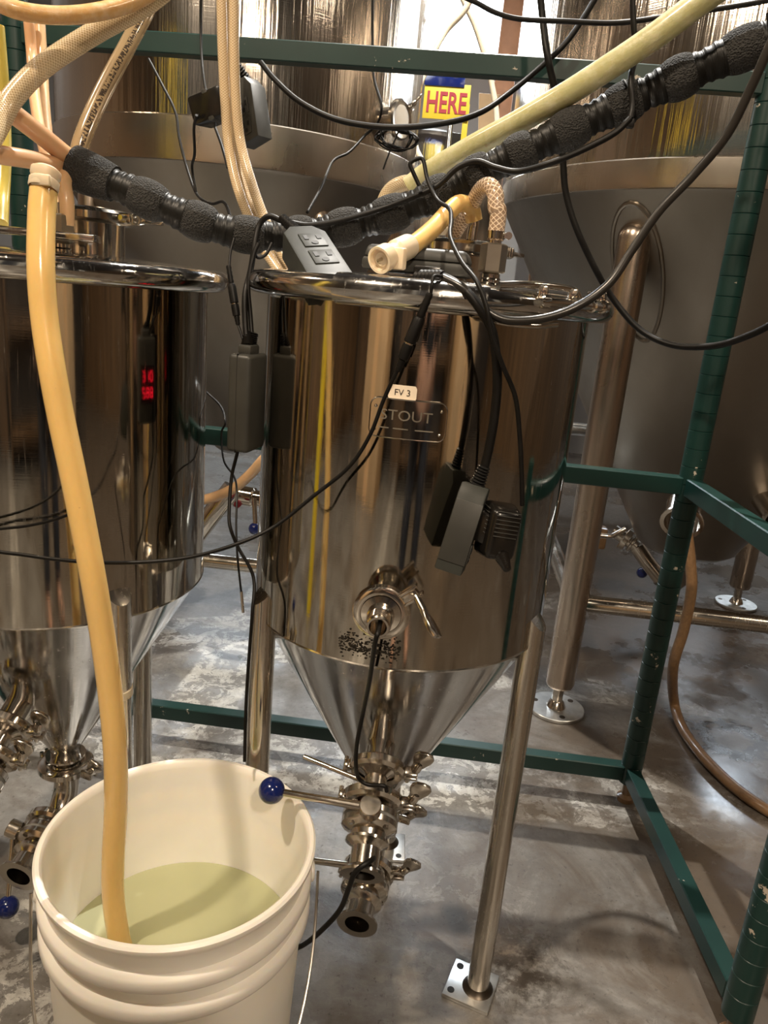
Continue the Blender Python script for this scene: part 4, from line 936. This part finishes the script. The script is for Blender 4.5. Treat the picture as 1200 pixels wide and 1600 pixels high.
# black plug adapter and dark power tap behind the hose bundle
bp = thing('plug_adapter', tuple(at(335, 190, 1.45)), 'black plug adapter hanging left of the braided hose bundle', 'adapter')
ax = (at(362, 150, 1.43) - at(308, 172, 1.45)).normalized()
MB().add(box(.068, .048, .055, .006, 2), frame(at(334, 168, 1.45), (-.25, -.95, -.1), ax)).build('case', 'plastic_black', bp)
MB().add(box(.012, .05, .057, .002), frame(at(338, 167, 1.45), (-.25, -.95, -.1), ax)).build('case_band', 'plastic_grey', bp)
MB().add(tube([at(312, 181, 1.42), at(306, 184, 1.42)], .004, 10)).build('lead_boot', 'cable', bp)
dt = thing('power_tap', tuple(at(390, 218, 1.45)), 'dark power tap hanging right of the braided hose bundle', 'power tap'); dt['dk'] = 1
a, b = at(375, 122, 1.47), at(389, 220, 1.45); ax = (b - a).normalized(); nrm = Vector((-.55, -.8, -.1)); nrm = (nrm - ax * nrm.dot(ax)).normalized(); fm = frame((a + b) / 2, nrm, ax); L = (b - a).length
outline = [(L / 2, -.026), (L / 2, .026), (-L / 2 + .02, .026), (-L / 2, .010), (-L / 2, -.010), (-L / 2 + .02, -.026)]
MB().add(prism(outline, -.034, 0, .003), fm).build('case', 'plastic_grey', dt)
for cx_ in (-.005, .030): outlet_face(dt, fm @ Matrix.Rotation(math.radians(90), 4, 'Z'), .0, -cx_, .0006)
relief(dt, fm @ Vector((-L / 2, 0, -.016)), at(368, 98, 1.47), .008, .006)

# ================================================================== background pieces
# hose and valve under the left big tank
hose('tan_hose', [(290, 786, 2.3), (330, 778, 2.3), (365, 763, 2.3), (392, 740, 2.28), (415, 715, 2.25), (450, 690, 2.25)], .0165, 'tan_hose', 'tan hose curving under the cone of the left big tank', n=6)
dv = thing('drain_pipe', tuple(at(330, 830, 2.4)), 'steel drain pipe with a small blue-knobbed valve under the left big tank', 'pipe')
MB().add(tube(pts([(296, 850, 2.4), (330, 805, 2.4), (364, 762, 2.42)]), .034, 24)).build('pipe', 'fitting', dv)
v0 = at(386, 776, 2.45); MB().add(cyl(.035, -.03, .03, 24, .004), frame(v0, (1, -.2, 0))).add(cyl(.028, -.07, .07, 20), frame(v0, (1, -.2, 0))).add(cyl(.045, -.036, -.028, 24), frame(v0, (1, -.2, 0))).build('valve_body', 'fitting', dv)
MB().add(tube(pts([(397, 778, 2.40), (399, 822, 2.38)]), .0085, 12)).build('lever', 'fitting', dv)
MB().add(sphere(.021, 20, 12), Matrix.Translation(at(398, 826, 2.38))).build('ball_knob', 'blue_knob', dv)
MB().add(cyl(.012, -.006, .012, 14, .002), frame(at(372, 787, 2.38), (0, -1, 0))).build('red_cap', 'red_paint', dv)
# rusty hose from the right big tank
hose('drain_hose', [(1068, 800, 2.10), (1073, 830, 2.08), (1079, 880, 2.06), (1080, 925, 2.05), (1068, 985, 2.04), (1052, 1040, 2.05), (1052, 1090, 2.06)] , .0145, 'rusty_hose', 'rust-stained hose hanging from the right big tank') if False else None
P = pts([(1066, 798, 2.10), (1073, 830, 2.07), (1079, 880, 2.05), (1080, 925, 2.04), (1068, 985, 2.04), (1052, 1040, 2.06)]) + [atz(1053, 1095, .05), atz(1065, 1135, .017), atz(1090, 1172, .017), atz(1120, 1205, .017), atz(1160, 1240, .017), atz(1215, 1275, .017), atz(1280, 1300, .017), atz(1420, 1310, .017), atz(1620, 1290, .017), atz(1800, 1230, .017)]
tag(MB().add(tube(smooth(P, 8), .0150, 18)).build('drain_hose', 'rusty_hose', sharp=60), 'rust-stained hose dropping from the right big tank onto the floor', 'hose')
# pipe and valve under the right big tank
fp = thing('drain_pipe', tuple(at(1030, 905, 2.9)), 'bright steel drain pipe with a valve under the right big tank', 'pipe')
MB().add(tube(pts([(996, 855, 2.9), (1010, 876, 2.88), (1032, 904, 2.86)]), .030, 24)).build('pipe', 'fitting', fp)
MB().add(tube(pts([(1030, 902, 2.86), (1050, 916, 2.86), (1068, 900, 2.8), (1074, 868, 2.72)]), .033, 24)).build('elbow', 'big_cone', fp)
v0 = at(979, 843, 2.92); dd = at(996, 855, 2.9) - v0
MB().add(cyl(.052, -.012, .012, 28, .003), frame(v0, dd)).add(cyl(.026, -.06, .05, 20), frame(v0, dd)).add(cyl(.040, .022, .034, 24, .003), frame(v0, dd)).build('valve_body', 'fitting', fp)
MB().add(tube(pts([(978, 826, 2.88), (955, 838, 2.88), (930, 836, 2.88)]), .010, 12)).build('lever', 'fitting', fp)
MB().add(sphere(.022, 20, 12), Matrix.Translation(at(1003, 895, 2.95))).build('ball_knob', 'blue_knob', fp)
MB().add(box(.10, .06, .09, .01), frame(at(927, 838, 3.0), (0, 0, 1))).build('bracket', 'rusty_hose', fp)
# far tank and its rail behind
ft = thing('far_tank', (-.1, 5.0, 0), 'far dim steel tank seen between the two big tanks', 'tank')
MB().add(lathe([(.05, .55), (.42, 1.2), (.44, 1.25), (.44, 1.98), (.40, 2.06), (.0001, 2.15)], 64), Matrix.Translation((-.28, 4.9, 0))).build('shell', 'shell', ft)
for sx in (-.3, .3):
    for sy in (-.3, .3): MB().add(cyl(.035, 0, 1.05, 16), Matrix.Translation((-.28 + sx, 4.9 + sy, 0))).build('leg', 'big_leg', ft)
ft2 = thing('far_tank', (1.1, 5.0, 0), 'far steel tank standing behind the right big tank', 'tank')
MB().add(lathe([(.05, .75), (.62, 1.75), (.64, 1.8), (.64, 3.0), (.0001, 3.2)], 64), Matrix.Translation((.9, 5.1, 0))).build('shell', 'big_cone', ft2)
for sx in (-.42, .42):
    for sy in (-.42, .42): MB().add(cyl(.045, 0, 1.5, 16), Matrix.Translation((.9 + sx, 5.1 + sy, 0))).build('leg', 'big_leg', ft2)
MB().add(tube([(.48, 4.68, .5), (1.32, 4.68, .5)], .04, 16)).build('leg_rail', 'foot_plate', ft2)
# yellow sign reading HERE
c0, c1, c2 = at(664, 130, 4.2), at(732, 134, 4.2), at(731, 188, 4.2)
sw, sh = (c1 - c0).length, (c2 - c1).length; sx = (c1 - c0).normalized(); sg = (c0 + c2) / 2
sn = thing('sign', tuple(sg - Vector((0, 0, sh / 2))), 'yellow sign with red letters HERE seen between the big tanks', 'sign')
fm = frame(sg, Vector((0, -1, 0)), Vector((1, 0, 0)))
MB().add(box(sw * 1.06, sh * 1.04, .006, .001), fm).build('board', 'yellow_paint', sn)
v_, f_ = text_mesh('HERE', sh * .86, .0015, sh * .018); xs = [p[0] for p in v_]; kx = sw * .92 / (max(xs) - min(xs))
MB().add(([(x * kx, y, z) for x, y, z in v_], f_), fm @ Matrix.Translation((.0, -.01, .0045))).build('lettering', 'red_paint', sn)
MB().add(box(sw * .13, sh * 1.4, .006, .001), frame(at(726, 200, 4.21), Vector((0, -1, 0)), Vector((1, 0, 0)))).build('side_strip', 'yellow_paint', sn)
# sign stand: a steel pole
MB().add(tube([Vector((sg.x + .03, sg.y + .03, 0)), Vector((sg.x + .03, sg.y + .03, sg.z + sh * .5))], .014, 12)).build('pole', 'leg_steel', sn)
wpx = at(796, 60, 5.6).x
wp = thing('wooden_post', (wpx, 5.6, 0), 'brown wooden post rising beside the far window', 'post')
MB().add(box(.13, .13, RZ, .01, c=(wpx, 5.6, RZ / 2))).build('upright', 'wood_post', wp)
b0, b1 = at(748, 150, 5.5), at(772, 262, 5.5)
MB().add(prism([(0, 0), (.14, .0), (.10, -.30), (.14, -.55), (.06, -.62), (.03, -.30)], 0, .08, .006), frame(b0, (0, -1, 0), (1, 0, 0))).build('carton_piece', 'cardboard', wp)  # torn cardboard-like piece, joined to the post for support
MB().add(box(abs(wpx - b0.x), .05, .08, .004, c=((wpx + b0.x) / 2 + .02, 5.56, b0.z - .25))).build('cross_bar', 'wood_post', wp)
hose('cream_line', [(745, -30, 3.2), (735, 0, 3.2), (722, 22, 3.2), (700, 45, 3.2), (684, 70, 3.18), (668, 105, 3.15), (655, 135, 3.1), (648, 165, 3.1), (647, 200, 3.08), (650, 232, 3.05), (660, 252, 3.0), (672, 268, 2.9)], .011, 'cream_line', 'cream plastic line looping down past the HERE sign', n=6)
hose('cream_line', [(715, -20, 3.3), (728, 10, 3.3), (742, 40, 3.3), (755, 80, 3.3), (768, 130, 3.3), (776, 180, 3.28), (775, 225, 3.25), (765, 250, 3.2)], .011, 'cream_line', 'cream plastic line hanging right of the HERE sign', n=6)
MB().add(box(.20, .02, .10, .003, c=tuple(at(696, 118, 4.2)))).build('blue_tray', 'blue_knob', sn)  # a blue tray, parented to the sign so it does not float

# ================================================================== things behind the photographer (seen in the polished steel)
def crate_stack(x, y, w_, d_, h_, mat, label, name, cat):
    t = thing(name, (x, y, 0), label, cat)
    MB().add(box(w_, d_, h_, .01, c=(x, y, h_ / 2))).build('body', mat, t)
    MB().add(box(w_ * .2, .004, h_ * .98, c=(x, y + d_ / 2 + .001, h_ / 2))).build('tape_strip', 'tan_hose', t)
crate_stack(-1.7, -2.2, .9, .6, 1.5, 'cardboard', 'tall cardboard case reflected in the fermenters', 'cardboard_case', 'carton')
crate_stack(1.9, -2.4, .9, .7, 1.2, 'cardboard', 'wide cardboard case behind the photographer', 'cardboard_case', 'carton')
t = thing('wooden_shelf', (.4, -2.6, 0), 'tall wooden shelf behind the photographer', 'shelf')
for x in (-.5, 1.3): MB().add(box(.06, .45, 2.0, .004, c=(x, -2.7, 1.0))).build('side', 'wood', t)
for z in (.25, .85, 1.45, 1.95): MB().add(box(1.8, .45, .04, .004, c=(.4, -2.7, z))).build('shelf_board', 'wood', t)
MB().add(box(1.8, .02, 2.0, c=(.4, -2.92, 1.0))).build('back_panel', 'wall_dark', t)
tag(MB().add(tube([(-1.75, .35, 0), (-1.75, .35, 1.2), (-1.75, .35, 2.4)], .06, 20)).build('yellow_pole', 'yellow_paint'), 'yellow pole reflected as a stripe in the middle fermenter', 'pole')

# ---- the photographer, seen only as a small dark figure in the polished steel
def skinned(name, verts, edges, radii, mat, parent, root=0, sub=1):
    me = bpy.data.meshes.new(name); O = Vector(parent['_o']); me.from_pydata([tuple(Vector(v) - O) for v in verts], edges, [])
    ob = bpy.data.objects.new(name, me); COL.objects.link(ob)
    sk = ob.modifiers.new('s', 'SKIN'); ob.modifiers.new('d', 'SUBSURF').levels = sub
    for i, r in enumerate(radii):
        me.skin_vertices[0].data[i].radius = (r, r) if not hasattr(r, '__len__') else r
        me.skin_vertices[0].data[i].use_root = (i == root)
    dg_ = bpy.context.evaluated_depsgraph_get(); m2 = bpy.data.meshes.new_from_object(ob.evaluated_get(dg_))
    bpy.data.objects.remove(ob); m2.polygons.foreach_set('use_smooth', [True] * len(m2.polygons)); m2.materials.clear(); m2.materials.append(M[mat])
    o = bpy.data.objects.new(name, m2); COL.objects.link(o); o.parent = parent; o['_o'] = tuple(O); return o
M['skin'] = plain('skin', (0.50, 0.29, 0.20), 0.5, 0, 0.06, 20, 0, 0, 0.2)
M['shirt'] = plain('black_shirt', (0.012, 0.012, 0.014), 0.8)
M['trousers'] = plain('dark_trousers', (0.02, 0.022, 0.03), 0.8)
M['hair'] = plain('dark_hair', (0.02, 0.014, 0.01), 0.6)
px_, py_ = .12, -.50
pn = thing('person', (px_, py_, 0), 'person in a black shirt holding up a phone, reflected in the steel', 'person')
V = [(px_, py_, .95), (px_, py_, 1.15), (px_, py_, 1.36), (px_, py_, 1.47), (px_, py_ + .01, 1.55), (px_, py_ + .03, 1.64), (px_, py_ + .02, 1.74)]
Rr = [(.15, .105), (.14, .10), (.15, .11), (.07, .06), (.052, .055), (.078, .092), (.055, .068)]
E_ = [(0, 1), (1, 2), (2, 3), (3, 4), (4, 5), (5, 6)]
for s_ in (-1, 1):
    b = len(V); V += [(px_ + s_ * .18, py_, 1.41), (px_ + s_ * .25, py_ + .10, 1.16), (px_ * .5 + s_ * .075, -.10, 1.15), (px_ * .3 + s_ * .052, -.05, 1.165)]
    Rr += [.055, .042, .028, (.016, .032)]; E_ += [(2, b), (b, b + 1), (b + 1, b + 2), (b + 2, b + 3)]
    for j in range(4):
        f0 = len(V); z_ = 1.135 + .021 * j
        V += [(px_ * .3 + s_ * .050, -.036, z_), (px_ * .3 + s_ * (.030 - .004 * (j % 3)), -.024, z_ + .004)]; Rr += [.009, .0075]; E_ += [(b + 3, f0), (f0, f0 + 1)]
    f0 = len(V); V += [(px_ * .3 + s_ * .042, -.062, 1.195), (px_ * .3 + s_ * .026, -.058, 1.215)]; Rr += [.011, .009]; E_ += [(b + 3, f0), (f0, f0 + 1)]
    b = len(V); V += [(px_ + s_ * .09, py_, .86), (px_ + s_ * .11, py_ + .02, .50), (px_ + s_ * .12, py_ - .02, .09), (px_ + s_ * .13, py_ + .10, .045), (px_ + s_ * .135, py_ + .17, .035)]
    Rr += [.085, .058, .042, (.042, .034), (.036, .026)]; E_ += [(0, b), (b, b + 1), (b + 1, b + 2), (b + 2, b + 3), (b + 3, b + 4)]
skinned('body', V, E_, Rr, 'skin', pn)
V = [(px_, py_, .93), (px_, py_, 1.15), (px_, py_, 1.37), (px_, py_, 1.46)]; Rr = [(.168, .125), (.158, .118), (.166, .128), (.085, .075)]; E_ = [(0, 1), (1, 2), (2, 3)]
for s_ in (-1, 1):
    b = len(V); V += [(px_ + s_ * .18, py_, 1.41), (px_ + s_ * .225, py_ + .06, 1.25)]; Rr += [.072, .060]; E_ += [(2, b), (b, b + 1)]
skinned('shirt', V, E_, Rr, 'shirt', pn)
V = [(px_, py_, .96)]; Rr = [(.165, .12)]; E_ = []
for s_ in (-1, 1):
    b = len(V); V += [(px_ + s_ * .09, py_, .85), (px_ + s_ * .11, py_ + .02, .50), (px_ + s_ * .12, py_ - .01, .09)]; Rr += [.10, .074, .062]; E_ += [(0, b), (b, b + 1), (b + 1, b + 2)]
skinned('trousers', V, E_, Rr, 'trousers', pn)
MB().add(sphere(.098, 20, 12), Matrix.Translation((px_, py_ - .012, 1.715)) @ Matrix.Diagonal((.92, 1.05, .95, 1))).build('hair', 'hair', pn)
for s_ in (-1, 1): MB().add(sphere(.012, 10, 8), Matrix.Translation((px_ + s_ * .032, py_ + .112, 1.655))).build('eye', 'slot', pn)
MB().add(box(.022, .03, .045, .008), Matrix.Translation((px_, py_ + .122, 1.625))).build('nose', 'skin', pn)
MB().add(box(.045, .008, .010, .003), Matrix.Translation((px_, py_ + .112, 1.588))).build('mouth', 'tan_hose', pn)
ph = thing('phone', (0, -.03, 1.09), 'black phone held by the person', 'phone')
MB().add(box(.076, .009, .155, .004), Matrix.Translation((.01, -.03, 1.165))).build('case', 'plastic_black', ph)
